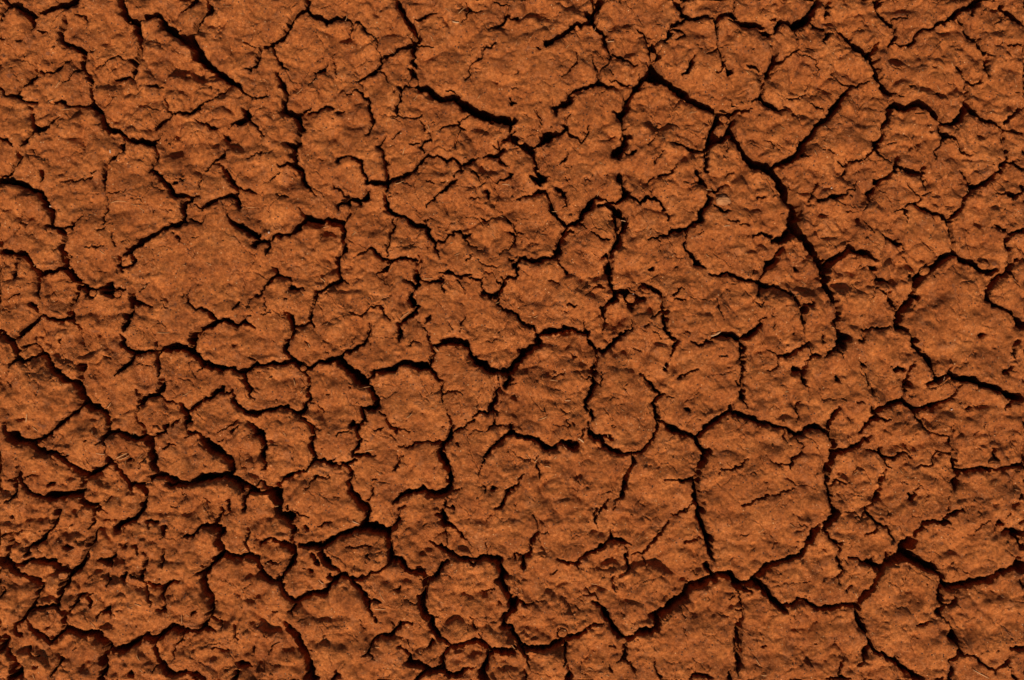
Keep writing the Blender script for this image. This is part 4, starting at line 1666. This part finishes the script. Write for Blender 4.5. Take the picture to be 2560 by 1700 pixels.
cut = -steep * wall - np.clip(wall * 0.6, 0, 2.5) * 1.8 * noise(GX, GY, 8.5, 64)
ZC = np.where(wall > 0, Zt + np.maximum(cut, np.minimum(floor_z - 0.35 * Zt, -2.0)), Zt)

# ---- pull the grid onto the rims so that they stay crisp
gy_, gx_ = np.gradient(S, ys, xs)
g2_ = gx_ ** 2 + gy_ ** 2 + 1e-3
k = np.where(np.abs(S) < 1.3, -S / g2_, 0)
VX = GX + np.clip(k * gx_, -.8, .8)
VY = GY + np.clip(k * gy_, -.8, .8)

# ------------------------------------------------------------------ split the crust into its plates
IDX = np.arange(NX * NY).reshape(NY, NX)
cell_a = np.outer(np.gradient(ys), np.gradient(xs))
def components(mask):                                  # label the connected pieces of a mask
    flat = np.append(np.where(mask, IDX, NX * NY).ravel(), NX * NY)
    h, v = mask[:, :-1] & mask[:, 1:], mask[:-1] & mask[1:]
    pa = np.concatenate([IDX[:, :-1][h], IDX[:-1][v]])
    pb = np.concatenate([IDX[:, 1:][h], IDX[1:][v]])
    while True:
        la, lb = flat[pa], flat[pb]
        ne = la != lb
        if not ne.any():
            break
        pa, pb, la, lb = pa[ne], pb[ne], la[ne], lb[ne]
        np.minimum.at(flat, np.maximum(la, lb), np.minimum(la, lb))
        while True:
            n_ = flat[flat]
            if np.array_equal(n_, flat):
                break
            flat = n_
    return flat[:-1].reshape(NY, NX)
SIDES = (((slice(1, None), slice(None)), (slice(None, -1), slice(None))), ((slice(None, -1), slice(None)), (slice(1, None), slice(None))),
         ((slice(None), slice(1, None)), (slice(None), slice(None, -1))), ((slice(None), slice(None, -1)), (slice(None), slice(1, None))))
def grow(lab, mask, most):
    for _ in range(most):
        new = lab.copy()
        for to, fr_ in SIDES:
            t_, s_ = new[to], lab[fr_]
            m = (t_ < 0) & (s_ >= 0) & mask[to]
            t_[m] = s_[m]
        if np.array_equal(new, lab):
            break
        lab = new
    return lab
lab = np.full((NY, NX), -1, np.int64)
n_lab = 0
for level, least in ((-13, 60), (-10, 60), (-7.5, 60), (-5, 90), (-3, 160)):   # wide cores first, then the small clods between them
    mask = S < level
    lab = grow(lab, mask, 14)
    c = components(mask & (lab < 0))
    u, inv = np.unique(c, return_inverse=True)
    inv = inv.reshape(NY, NX)
    a_ = np.bincount(inv.ravel(), weights=cell_a.ravel())
    ok = (a_ > least) & (u != NX * NY)
    num = np.where(ok, n_lab + np.cumsum(ok) - 1, -1)
    lab = np.where(lab < 0, num[inv], lab)
    n_lab += int(ok.sum())
lab = np.maximum(grow(lab, np.ones_like(mask), 60), 0)
area = np.bincount(lab.ravel(), weights=cell_a.ravel(), minlength=n_lab)
outside_min = np.full(n_lab, 1e9)
np.minimum.at(outside_min, lab.ravel(), OUT.ravel())

# every plate sits a little higher or lower than the next
rng = np.random.default_rng(4)
off = rng.normal(0, 3.2, n_lab).clip(-9, 9)[lab]
def blur(a, r):
    for ax in (0, 1):
        c = np.cumsum(np.pad(a, [(r + 1, r) if k == ax else (0, 0) for k in (0, 1)], mode="edge"), axis=ax)
        n = a.shape[ax]
        hi, lo = [slice(None)] * 2, [slice(None)] * 2
        hi[ax], lo[ax] = slice(2 * r + 1, 2 * r + 1 + n), slice(0, n)
        a = (c[tuple(hi)] - c[tuple(lo)]) / (2 * r + 1)
    return a
off = blur(blur(off, 4), 4)
ZC = ZC + off * np.clip(1 + (ZC - Zt) / 30, 0, 1)

# ------------------------------------------------------------------ materials
def nodes_of(mat):
    mat.use_nodes = True
    nt = mat.node_tree
    nt.nodes.clear()
    return nt

def soil_material(name, far=False):
    mat = bpy.data.materials.new(name)
    nt = nodes_of(mat)
    N, L = nt.nodes.new, nt.links.new
    out = N("ShaderNodeOutputMaterial")
    bs = N("ShaderNodeBsdfPrincipled")
    bs.inputs["Roughness"].default_value = 0.92
    bs.inputs["Specular IOR Level"].default_value = 0.12
    L(bs.outputs[0], out.inputs[0])
    geo = N("ShaderNodeNewGeometry")
    def nz(scale_px, detail=3.0, rough=0.6):
        n = N("ShaderNodeTexNoise")
        n.inputs["Scale"].default_value = 1.0 / (scale_px * PX)
        n.inputs["Detail"].default_value = detail
        n.inputs["Roughness"].default_value = rough
        L(geo.outputs["Position"], n.inputs["Vector"])
        return n
    def ramp(src, stops):
        r = N("ShaderNodeValToRGB")
        els = r.color_ramp.elements
        els[0].position, els[0].color = stops[0][0], (*stops[0][1], 1)
        els[1].position, els[1].color = stops[-1][0], (*stops[-1][1], 1)
        for p, c in stops[1:-1]:
            el = els.new(p)
            el.color = (*c, 1)
        L(src, r.inputs[0])
        return r
    def mix(fac, a, b, mode="MIX"):
        m = N("ShaderNodeMix")
        m.data_type = "RGBA"
        m.blend_type = mode
        for s, v in ((m.inputs[0], fac), (m.inputs[6], a), (m.inputs[7], b)):
            if hasattr(v, "is_output"):
                L(v, s)
            else:
                s.default_value = v
        return m.outputs[2]
    broad = ramp(nz(70, 7, 0.72).outputs[0], [(0.30, (0.170, 0.0402, 0.0088)), (0.5, (0.280, 0.0720, 0.0142)), (0.70, (0.420, 0.121, 0.0262))])
    grain = ramp(nz(9.0, 6, 0.78).outputs[0], [(0.33, (0.30, 0.28, 0.26)), (0.5, (0.95, 0.95, 0.95)), (0.66, (1.75, 1.85, 1.95))])
    col = mix(0.72, broad.outputs[0], grain.outputs[0], "MULTIPLY")
    # greyer, pinkish crumbs
    pink = ramp(nz(34, 4, 0.7).outputs[0], [(0.56, (0, 0, 0)), (0.70, (1, 1, 1))])
    col = mix(mix(1.0, pink.outputs[0], (0.35, 0.35, 0.35, 1), "MULTIPLY"), col, (0.34, 0.122, 0.046, 1))
    # small peach highlights painted into the colour as pale grains, denser in some spots
    pale = ramp(nz(4.6, 5, 0.7).outputs[0], [(0.53, (0, 0, 0)), (0.68, (1, 1, 1))])
    patch = ramp(nz(55, 4, 0.65).outputs[0], [(0.38, (0.08, 0.08, 0.08)), (0.64, (0.55, 0.55, 0.55))])
    col = mix(mix(1.0, pale.outputs[0], patch.outputs[0], "MULTIPLY"), col, (0.60, 0.238, 0.085, 1))
    # dark mineral specks and pale sand grains
    vor = N("ShaderNodeTexVoronoi")
    vor.inputs["Scale"].default_value = 1.0 / (7.5 * PX)
    L(geo.outputs["Position"], vor.inputs["Vector"])
    hue = N("ShaderNodeSeparateColor")
    L(vor.outputs["Color"], hue.inputs[0])
    def speck(sock, lo, dist):
        a = N("ShaderNodeMath"); a.operation = "GREATER_THAN"; a.inputs[1].default_value = lo
        L(sock, a.inputs[0])
        b = N("ShaderNodeMath"); b.operation = "LESS_THAN"; b.inputs[1].default_value = dist
        L(vor.outputs["Distance"], b.inputs[0])
        c = N("ShaderNodeMath"); c.operation = "MULTIPLY"
        L(a.outputs[0], c.inputs[0]); L(b.outputs[0], c.inputs[1])
        return c.outputs[0]
    col = mix(speck(hue.outputs[0], 0.90, 0.30), col, (0.075, 0.026, 0.012, 1))
    col = mix(speck(hue.outputs[1], 0.965, 0.20), col, (0.55, 0.27, 0.11, 1))
    stain = ramp(nz(26, 3, 0.5).outputs[0], [(0.69, (0, 0, 0)), (0.74, (1, 1, 1))])
    col = mix(mix(1.0, stain.outputs[0], (0.55, 0.55, 0.55, 1), "MULTIPLY"), col, (0.10, 0.040, 0.022, 1))
    L(col, bs.inputs["Base Color"])
    h = N("ShaderNodeMath"); h.operation = "ADD"
    n1, n2 = nz(7.0, 6, 0.72), nz(2.6, 3, 0.7)
    L(n1.outputs[0], h.inputs[0])
    sc = N("ShaderNodeMath"); sc.operation = "MULTIPLY"; sc.inputs[1].default_value = 0.35
    L(n2.outputs[0], sc.inputs[0]); L(sc.outputs[0], h.inputs[1])
    bump = N("ShaderNodeBump")
    bump.inputs["Strength"].default_value = 1.0
    bump.inputs["Distance"].default_value = 3.6 * PX
    L(h.outputs[0], bump.inputs["Height"])
    L(bump.outputs[0], bs.inputs["Normal"])
    return mat
SOIL = soil_material("red_clay_soil")

def plain_material(name, c0, c1, scale_px, rough):
    mat = bpy.data.materials.new(name)
    nt = nodes_of(mat)
    N, L = nt.nodes.new, nt.links.new
    out, bs = N("ShaderNodeOutputMaterial"), N("ShaderNodeBsdfPrincipled")
    n, r, geo = N("ShaderNodeTexNoise"), N("ShaderNodeValToRGB"), N("ShaderNodeNewGeometry")
    n.inputs["Scale"].default_value = 1 / (scale_px * PX)
    n.inputs["Detail"].default_value = 4
    r.color_ramp.elements[0].position, r.color_ramp.elements[1].position = 0.35, 0.65
    r.color_ramp.elements[0].color, r.color_ramp.elements[1].color = (*c0, 1), (*c1, 1)
    L(geo.outputs["Position"], n.inputs["Vector"]); L(n.outputs[0], r.inputs[0]); L(r.outputs[0], bs.inputs["Base Color"])
    bs.inputs["Roughness"].default_value = rough
    bs.inputs["Specular IOR Level"].default_value = 0.25
    L(bs.outputs[0], out.inputs[0])
    return mat
STRAW = plain_material("dry_straw", (0.36, 0.14, 0.045), (0.52, 0.25, 0.09), 9, 0.75)
PALE = plain_material("pale_fibre", (0.42, 0.19, 0.075), (0.54, 0.29, 0.13), 9, 0.8)
QUARTZ = plain_material("pale_quartz", (0.42, 0.25, 0.16), (0.54, 0.38, 0.28), 5, 0.6)

# ------------------------------------------------------------------ meshes of the crust
def wx(x): return (x - FW / 2) * PX
def wy(y): return (FH / 2 - y) * PX
# the camera looks straight down, so what stands higher is spread outwards: undo that for the tops only through real size
VXw, VYw, VZw = wx(VX), wy(VY), ZC * PX
co_all = np.stack([VXw, VYw, VZw], -1).reshape(-1, 3)
idx = np.arange(NX * NY).reshape(NY, NX)
tx = np.stack([np.gradient(VXw, axis=1), np.gradient(VYw, axis=1), np.gradient(VZw, axis=1)], -1)
ty = np.stack([np.gradient(VXw, axis=0), np.gradient(VYw, axis=0), np.gradient(VZw, axis=0)], -1)
nrm_all = np.cross(ty, tx).reshape(-1, 3)
nrm_all /= np.linalg.norm(nrm_all, axis=1, keepdims=True) + 1e-12
nrm_all *= np.where(nrm_all[:, 2:] < 0, -1, 1)
quad = np.stack([idx[:-1, :-1], idx[1:, :-1], idx[1:, 1:], idx[:-1, 1:]], -1).reshape(-1, 4)
flab = lab[:-1, :-1].ravel()
fdepth = (Zt - ZC).reshape(-1)[quad].min(1)
fS = S.reshape(-1)[quad].min(1)
is_floor = (fdepth > 26) & (fS > 2.5)

def mesh_from(name, quads, material, origin=None, extra=None):
    vid, inv_ = np.unique(quads, return_inverse=True)
    co = co_all[vid]
    f = inv_.reshape(-1, 4).astype(np.int32)
    if extra is not None:
        f = np.concatenate([f, extra[1] + len(co)])
        co = np.concatenate([co, extra[0]])
    if origin is not None:
        co = co - np.asarray(origin)
    me = bpy.data.meshes.new(name)
    me.vertices.add(len(co))
    me.vertices.foreach_set("co", co.astype(np.float32).ravel())
    me.loops.add(f.size)
    me.loops.foreach_set("vertex_index", f.ravel())
    me.polygons.add(len(f))
    me.polygons.foreach_set("loop_start", np.arange(0, f.size, 4, dtype=np.int32))
    me.polygons.foreach_set("use_smooth", np.ones(len(f), bool))
    me.update(calc_edges=True)
    me.materials.append(material)
    if extra is None:
        me.normals_split_custom_set_from_vertices(nrm_all[vid].astype(np.float32))
    return me

def link(name, data, parent=None, loc=(0, 0, 0)):
    o = bpy.data.objects.new(name, data)
    o.location = loc
    scene.collection.objects.link(o)
    if parent is not None:
        o.parent = parent
    return o

# the ground: crack floors in the middle, the open field all round it
rim_x = np.concatenate([[-40, -20, -10, -5, -2.5], np.linspace(xs[0], xs[-1], 80)[1:-1] * 0 + np.linspace(wx(xs[0]) + .01, wx(xs[-1]) - .01, 78), [2.5, 5, 10, 20, 40]])
rim_y = np.concatenate([[-40, -20, -10, -5, -2.5], np.linspace(wy(ys[-1]) + .01, wy(ys[0]) - .01, 60), [2.5, 5, 10, 20, 40]])
RX, RY = np.meshgrid(rim_x, rim_y)
inside = (np.abs(RX) < wx(xs[-1]) - .02) & (np.abs(RY) < wy(ys[0]) - .02)
RZ = np.where(inside, -0.060, -0.004 + 0.004 * np.sin(RX * 3.1) * np.cos(RY * 2.3))
rc = np.stack([RX, RY, RZ], -1).reshape(-1, 3)
ri = np.arange(RX.size).reshape(RX.shape)
rq = np.stack([ri[:-1, :-1], ri[:-1, 1:], ri[1:, 1:], ri[1:, :-1]], -1).reshape(-1, 4)
ground = link("ground", mesh_from("ground", quad[is_floor], SOIL, extra=(rc, rq.astype(np.int32))))
ground["kind"] = "structure"
ground["label"] = "dry red clay ground split by a network of deep dark cracks"

order = np.argsort(-area)
seen = [r for r in order if outside_min[r] < 0]
rest = [r for r in order if outside_min[r] >= 0]
keep = ~is_floor
fsort = np.argsort(flab[keep], kind="stable")
fq, fl_ = quad[keep][fsort], flab[keep][fsort]
starts = np.searchsorted(fl_, np.arange(n_lab + 1))
plates = {}
for r in seen[:299]:
    qs = fq[starts[r]:starts[r + 1]]
    if len(qs) == 0:
        continue
    c = co_all[np.unique(qs)].mean(0)
    kind = "soil_plate" if area[r] > 6000 else "soil_clod"
    o = link(kind, mesh_from(kind, qs, SOIL, origin=c), ground, tuple(c))
    plates[r] = o
for x, y, label in [
    (1900, 1230, "broad rounded plate with a short crack across it, lower right"),
    (480, 740, "large smooth flat-topped plate left of the centre"),
    (1290, 180, "large smooth plate at the top, right of the middle"),
    (1290, 1270, "wide flat plate split by half-open cracks, below the middle"),
    (2400, 800, "big rounded plate at the right edge"),
    (1350, 970, "rounded plate held between curved cracks just right of the middle"),
    (2260, 1540, "tall plate beside the crack junction at the bottom right"),
    (430, 1450, "lumpy plate broken into knobs at the lower left"),
    (850, 400, "plate cut by a curled inner crack at the upper left"),
    (1830, 500, "pale plate left of the long black diagonal crack at the upper right"),
    (1060, 780, "wedge-shaped plate above the wide level crack at the centre"),
    (600, 840, "low oval plate under the large smooth plate on the left"),
]:
    r = int(lab[np.searchsorted(ys, y), np.searchsorted(xs, x)])
    if r in plates:
        plates[r]["label"] = label
left = seen[299:] + rest
if left:
    qs = np.concatenate([fq[starts[r]:starts[r + 1]] for r in left])
    o = link("outer_crust", mesh_from("outer_crust", qs, SOIL), ground)
    o["kind"] = "stuff"
print("plates in view:", len(seen), "outside:", len(rest), "verts:", NX * NY)

def surface_z(x, y):                                   # height of the crust at a photo position
    i = int(np.clip(np.searchsorted(xs, x), 1, NX - 1))
    j = int(np.clip(np.searchsorted(ys, y), 1, NY - 1))
    return float(ZC[j - 1:j + 1, i - 1:i + 1].max())

# ------------------------------------------------------------------ loose things lying on the crust and in its cracks
from mathutils import noise as mnoise
import bmesh
def T(tile, x, y):
    return int(tile[1]) * 640.0 + x / ZS, int(tile[0]) * 425.0 + y / ZS

def tag(o, label, cat, group=None):
    o["label"], o["category"] = label, cat
    if group:
        o["group"] = group
    return o

def stem_geometry(p0, p1, width, rnd, rings=6, sides=5, flat=0.6, lift=0.0):
    """a tapered, slightly bent stalk lying between two photo positions"""
    n = rings
    px_ = [p0[0] + (p1[0] - p0[0]) * t / (n - 1) for t in range(n)]
    py_ = [p0[1] + (p1[1] - p0[1]) * t / (n - 1) for t in range(n)]
    L = math.hypot(p1[0] - p0[0], p1[1] - p0[1]) + 1e-6
    nx, ny = -(p1[1] - p0[1]) / L, (p1[0] - p0[0]) / L
    bend = rnd.uniform(-.10, .10) * L
    zt = [surface_z(a, b) for a, b in zip(px_, py_)]
    z0, z1 = max(zt[0], zt[1] - 3), max(zt[-1], zt[-2] - 3)
    if z0 < z1 - L * .6: z0 = z1 - L * .6
    if z1 < z0 - L * .6: z1 = z0 - L * .6
    vs, fs = [], []
    over = max(0.0, max(z - (z0 + (z1 - z0) * i / (n - 1)) for i, z in enumerate(zt)))
    for i in range(n):
        t = i / (n - 1)
        arch = math.sin(math.pi * t)
        cx, cy = px_[i] + nx * bend * arch, py_[i] + ny * bend * arch
        cz = z0 + (z1 - z0) * t + min(over, 7) * (0.35 + 0.65 * arch) + width * 0.35 + lift
        r = width * 0.5 * (1.0 if 0 < i < n - 1 else 0.45) * rnd.uniform(.85, 1.15)
        for s_ in range(sides):
            a = 2 * math.pi * s_ / sides
            vs.append((wx(cx + nx * r * math.cos(a)), wy(cy + ny * r * math.cos(a)), (cz + r * flat * math.sin(a)) * PX))
    for i in range(n - 1):
        for s_ in range(sides):
            a, b = i * sides + s_, i * sides + (s_ + 1) % sides
            fs.append((a, b, b + sides, a + sides))
    fs.append(tuple(range(sides - 1, -1, -1)))
    fs.append(tuple(range((n - 1) * sides, n * sides)))
    return vs, fs

def thing_mesh(name, vs, fs, mat, smooth_=True):
    c = [sum(v[k] for v in vs) / len(vs) for k in range(2)] + [min(v[2] for v in vs)]
    me = bpy.data.meshes.new(name)
    me.from_pydata([(v[0] - c[0], v[1] - c[1], v[2] - c[2]) for v in vs], [], fs)
    me.materials.append(mat)
    if smooth_:
        me.polygons.foreach_set("use_smooth", [True] * len(fs))
    me.update()
    o = bpy.data.objects.new(name, me)
    o.location = c
    scene.collection.objects.link(o)
    return o

NAMED_STRAW = [
    ("20", 1060, 1095, 1165, 1045, 9, STRAW, "golden straw, upper of two lying side by side on the lower left crust"),
    ("20", 1080, 1108, 1178, 1066, 7, STRAW, "golden straw, lower of two lying side by side on the lower left crust"),
    ("20", 880, 1045, 965, 1056, 6, PALE, "pale fibre across a hairline crack just left of the paired golden straws"),
    ("20", 230, 762, 246, 680, 9, STRAW, "short straw leaning at the rim of a square pit near the left edge"),
    ("01", 820, 192, 833, 125, 6, STRAW, "thin straw sticking up over the dark crack near the top left"),
    ("01", 1868, 122, 1932, 55, 8, STRAW, "slanting golden straw beside a forked hairline at the top edge"),
    ("01", 1808, 190, 1872, 206, 15, PALE, "flat cream chaff flake just below the slanting straw at the top"),
    ("01", 1598, 1215, 1578, 1140, 6, STRAW, "thin straw lying over a crack tip below the long upper diagonal crack"),
    ("12", 1008, 461, 1054, 469, 8, PALE, "short cream straw poking out over the black upright crack near the centre"),
    ("12", 1828, 1532, 1925, 1488, 15, PALE, "broad cream chaff flake on the crack rim right of the centre"),
    ("12", 1952, 521, 2010, 517, 8, PALE, "cream straw lying flat below the striped pebble"),
    ("02", 878, 372, 944, 375, 7, PALE, "pale straw pointing right from a crack near the top, right of centre"),
    ("02", 762, 268, 776, 228, 8, STRAW, "yellow stub of fibre in a crack corner at the top, right of centre"),
    ("21", 1638, 58, 1684, 106, 13, STRAW, "stout golden straw at the left end of the wide crack in the middle"),
    ("21", 1388, 722, 1442, 678, 8, STRAW, "golden straw on the lumpy plate just left of the middle"),
    ("11", 1328, 1372, 1412, 1308, 8, STRAW, "straw along the lower rim of a plate left of the centre"),
    ("11", 1536, 1003, 1632, 997, 6, STRAW, "thin straw bridging a narrow level crack above the centre"),
    ("11", 578, 994, 628, 1032, 9, STRAW, "golden straw beside a dark round stain on the left centre plate"),
    ("11", 2268, 124, 2342, 131, 6, PALE, "pale curved straw above a small pocket crack, upper centre"),
    ("31", 570, 650, 617, 692, 6, PALE, "pale thin straw on the knobbly clod at the bottom left"),
    ("31", 1085, 921, 1192, 927, 8, STRAW, "level golden straw below a ring of crumbs at the bottom"),
    ("31", 878, 108, 948, 141, 9, PALE, "cream straw on the lower rim of a plate, bottom left of centre"),
    ("33", 1895, 1478, 2055, 1566, 5, PALE, "long hair-thin fibre in the bottom right corner"),
    ("22", 488, 560, 544, 560, 8, PALE, "short bright straw lying level on the middle plate"),
    ("22", 608, 908, 664, 948, 13, PALE, "pale chaff flake at the right end of a crack below the middle"),
    ("22", 348, 370, 424, 379, 7, STRAW, "thin level straw in the upper half of the middle plate"),
    ("30", 1238, 868, 1304, 891, 8, STRAW, "bent straw on the lumpy plate in the bottom left quarter"),
    ("10", 1008, 301, 1165, 294, 6, STRAW, "long thin straw lying level on the big upper left plate"),
    ("23", 1638, 372, 1653, 338, 8, PALE, "white straw standing across the black crack at the right"),
    ("33", 808, 768, 832, 812, 7, STRAW, "small straw near the crack junction at the lower right"),
]
rnd = random.Random(11)
taken = []
for tile, x0, y0, x1, y1, w, mat, label in NAMED_STRAW:
    p0, p1 = T(tile, x0, y0), T(tile, x1, y1)
    taken.append(((p0[0] + p1[0]) / 2, (p0[1] + p1[1]) / 2))
    vs, fs = stem_geometry(p0, p1, max(w / ZS, 1.7), rnd, rings=8, sides=6, flat=0.45 if w > 12 else 0.75, lift=0.6)
    nm = "chaff_flake" if w > 12 and mat is PALE else "straw"
    tag(thing_mesh(nm, vs, fs, mat), label, "chaff" if nm == "chaff_flake" else "straw", "loose straws on the crust")

# the many fibres too fine to tell apart
av, af = [], []
for s_ in straws:
    m = ((s_[0][0] + s_[1][0]) / 2, (s_[0][1] + s_[1][1]) / 2)
    if any(math.hypot(m[0] - t[0], m[1] - t[1]) < 9 for t in taken):
        continue
    vs, fs = stem_geometry(s_[0][:2], s_[1][:2], rnd.uniform(1.3, 1.9), rnd, rings=5, sides=4, flat=0.8, lift=0.4)
    af += [tuple(i + len(av) for i in f) for f in fs]
    av += vs
for _ in range(900):
    x, y, a, L = rnd.uniform(-200, FW + 200), rnd.uniform(-200, FH + 200), rnd.uniform(0, math.pi), rnd.uniform(5, 17)
    i, j = int(np.searchsorted(xs, x)), int(np.searchsorted(ys, y))
    if S[j, i] > -4:
        continue
    vs, fs = stem_geometry((x, y), (x + L * math.cos(a), y + L * math.sin(a)), rnd.uniform(0.8, 1.4), rnd, rings=3, sides=3, flat=0.8, lift=0.1)
    af += [tuple(i + len(av) for i in f) for f in fs]
    av += vs
fib = thing_mesh("straw_fibres", av, af, STRAW)
fib["kind"] = "stuff"
fib["label"] = "fine short straw fibres scattered over the whole crust"

def lump_thing(name, tile, x, y, rx, ry, rot, label, cat, mat, top=None, stripes=False, sub=4, group=None):
    cx, cy = T(tile, x, y)
    rx, ry = rx / ZS, ry / ZS
    bm = bmesh.new()
    bmesh.ops.create_icosphere(bm, subdivisions=sub, radius=1.0)
    rz = 0.62 * (rx + ry) / 2
    zc = (surface_z(cx, cy) + rz * 0.3) if top is None else top - rz
    ca, sa = math.cos(rot), math.sin(rot)
    sd = Vector((cx * .37, cy * .71, 3.1))
    for v in bm.verts:
        d = v.co.normalized()
        k = 1 + 0.20 * mnoise.noise(d * 1.6 + sd) + 0.12 * mnoise.noise(d * 3.7 + sd) + 0.06 * mnoise.noise(d * 9 + sd)
        if stripes:
            k += 0.045 * math.sin(d.y * 15 + 2.2 * mnoise.noise(d * 2 + sd)) + 0.03 * mnoise.noise(d * 14 + sd)
        q = Vector((d.x * rx * k, d.y * ry * k, d.z * rz * k))
        v.co = Vector(((q.x * ca - q.y * sa) * PX, (q.x * sa + q.y * ca) * PX, q.z * PX))
    zmin = min(v.co.z for v in bm.verts)
    for v in bm.verts:
        v.co.z -= zmin
    me = bpy.data.meshes.new(name)
    bm.to_mesh(me)
    bm.free()
    me.polygons.foreach_set("use_smooth", [True] * len(me.polygons))
    me.materials.append(mat)
    o = bpy.data.objects.new(name, me)
    o.location = (wx(cx), wy(cy), zc * PX + zmin)
    scene.collection.objects.link(o)
    return tag(o, label, cat, group)

PEBBLE = plain_material("sandy_pebble", (0.28, 0.095, 0.028), (0.40, 0.16, 0.055), 10, 0.9)
lump_thing("pebble", "12", 1950, 282, 72, 50, -0.1, "oval pale striped pebble beside a wide crack, right of the centre", "pebble", PEBBLE, stripes=True)
G = "loose clods in the cracks"
for tile, x, y, rx, ry, rot, top, label in [
    ("02", 82, 1306, 30, 20, 0.1, -4, "tiny clod perched over the wide black crack near the top middle"),
    ("13", 2010, 876, 52, 36, -0.2, -14, "brown oval clod in the crack above the big plate at the right edge"),
    ("13", 1462, 930, 50, 34, 0.5, -14, "brown clod wedged in the slanting crack left of the big right-edge plate"),
    ("12", 1098, 1182, 42, 40, 0.3, -12, "round clod at the bottom of the broken hole near the centre"),
    ("30", 566, 612, 42, 36, 0.2, -12, "dark clod lying in a crack between the lower left lumps"),
    ("32", 470, 1140, 40, 38, 0.4, -3, "smooth clod plugging a crack junction at the bottom"),
    ("10", 848, 1138, 36, 34, 0.0, -8, "left clod of the pair in the shaded crack at the left"),
    ("10", 1078, 1140, 36, 30, 0.3, -8, "right clod of the pair in the shaded crack at the left"),
    ("01", 1452, 756, 40, 40, 0.6, -7, "crumbly clod blocking the crack near the top, left of centre"),
    ("02", 1925, 1196, 56, 44, 0.8, -9, "big rough clod in the gap where cracks meet at the upper right"),
    ("02", 1955, 1095, 40, 30, -0.3, -5, "clod just above the big rough clod at the upper right gap"),
    ("33", 2340, 290, 20, 22, 0.0, -4, "small pale clod in the crack at the right edge, low down"),
    ("21", 432, 262, 30, 24, 0.2, -5, "small clod in the fork of two cracks left of the middle"),
    ("31", 1100, 888, 28, 24, 0.0, -2, "little round clod inside a ring crack at the bottom"),
    ("20", 1372, 1320, 32, 20, 0.1, -3, "flat clod at the upper end of a crack in the lower left"),
    ("23", 2100, 1150, 60, 34, -0.1, -5, "low wide clod on the rim of the level crack at the right"),
    ("11", 812, 352, 46, 34, 0.1, -1, "rounded clod above the wide dark crack in the left centre"),
    ("32", 1022, 1212, 34, 26, 0.0, -6, "clod at the foot of the steep crack in the bottom middle"),
]:
    lump_thing("clod", tile, x, y, rx, ry, rot, label, "clod", SOIL, top=top, group=G)
for tile, x, y, rx, ry, label in [
    ("12", 1142, 1136, 11, 9, "white grit chip at the edge of the broken hole near the centre"),
    ("10", 455, 331, 11, 7, "white grit chip beside the upright crack at the upper left"),
    ("11", 118, 576, 9, 9, "white grit chip on a crack rim, left of the centre"),
    ("23", 1712, 644, 12, 7, "white grit chip on the crust at the far right"),
    ("00", 1010, 1395, 6, 18, "white upright sliver on the upper left plate"),
    ("13", 600, 160, 9, 7, "white grit chip on a bump at the upper right"),
]:
    lump_thing("grit_chip", tile, x, y, rx, ry, 0.2, label, "grit", QUARTZ, sub=2, group="white grit chips")

# loose crumbs, too many and too small to count
base = bmesh.new()
bmesh.ops.create_icosphere(base, subdivisions=1, radius=1.0)
bv = np.array([v.co[:] for v in base.verts])
bf = np.array([[v.index for v in f.verts] for f in base.faces])
base.free()
cv, cf, nb = [], [], 0
crnd = np.random.default_rng(21)
while nb < 900:
    x, y = crnd.uniform(-150, FW + 150), crnd.uniform(-150, FH + 150)
    i, j = int(np.searchsorted(xs, x)), int(np.searchsorted(ys, y))
    near = math.exp(-((S[j, i] + 6) / 9.0) ** 2)
    if crnd.random() > 0.10 + 0.55 * near + 0.35 * float(rough[j, i]) ** 2:
        continue
    r = 1.6 + 3.6 * crnd.random() ** 2.2 + (2.0 if S[j, i] > 2 else 0)
    ph = crnd.uniform(0, 9, 3)
    k_ = 1 + 0.22 * np.sin(bv @ np.array([3.1, 1.7, 2.3]) + ph[0]) + 0.16 * np.sin(bv @ np.array([-2.2, 4.3, 1.1]) + ph[1]) + 0.10 * np.sin(bv @ np.array([5.2, -3.9, 4.4]) + ph[2])
    a = crnd.uniform(0, math.pi)
    p = bv * k_[:, None] * np.array([r * crnd.uniform(.9, 1.4), r * crnd.uniform(.7, 1.05), r * .75])
    px_, py_ = p[:, 0] * math.cos(a) - p[:, 1] * math.sin(a), p[:, 0] * math.sin(a) + p[:, 1] * math.cos(a)
    cv.append(np.stack([wx(x + px_), wy(y + py_), (surface_z(x, y) + r * .25 + p[:, 2]) * PX], -1))
    cf.append(bf + nb * len(bv))
    nb += 1
cme = bpy.data.meshes.new("soil_crumbs")
cme.from_pydata(np.concatenate(cv).tolist(), [], np.concatenate(cf)[:, ::-1].tolist())
cme.polygons.foreach_set("use_smooth", [True] * len(cme.polygons))
cme.materials.append(SOIL)
crumbs = link("soil_crumbs", cme)
crumbs["kind"] = "stuff"
crumbs["label"] = "loose red soil crumbs scattered over the crust and into the cracks"
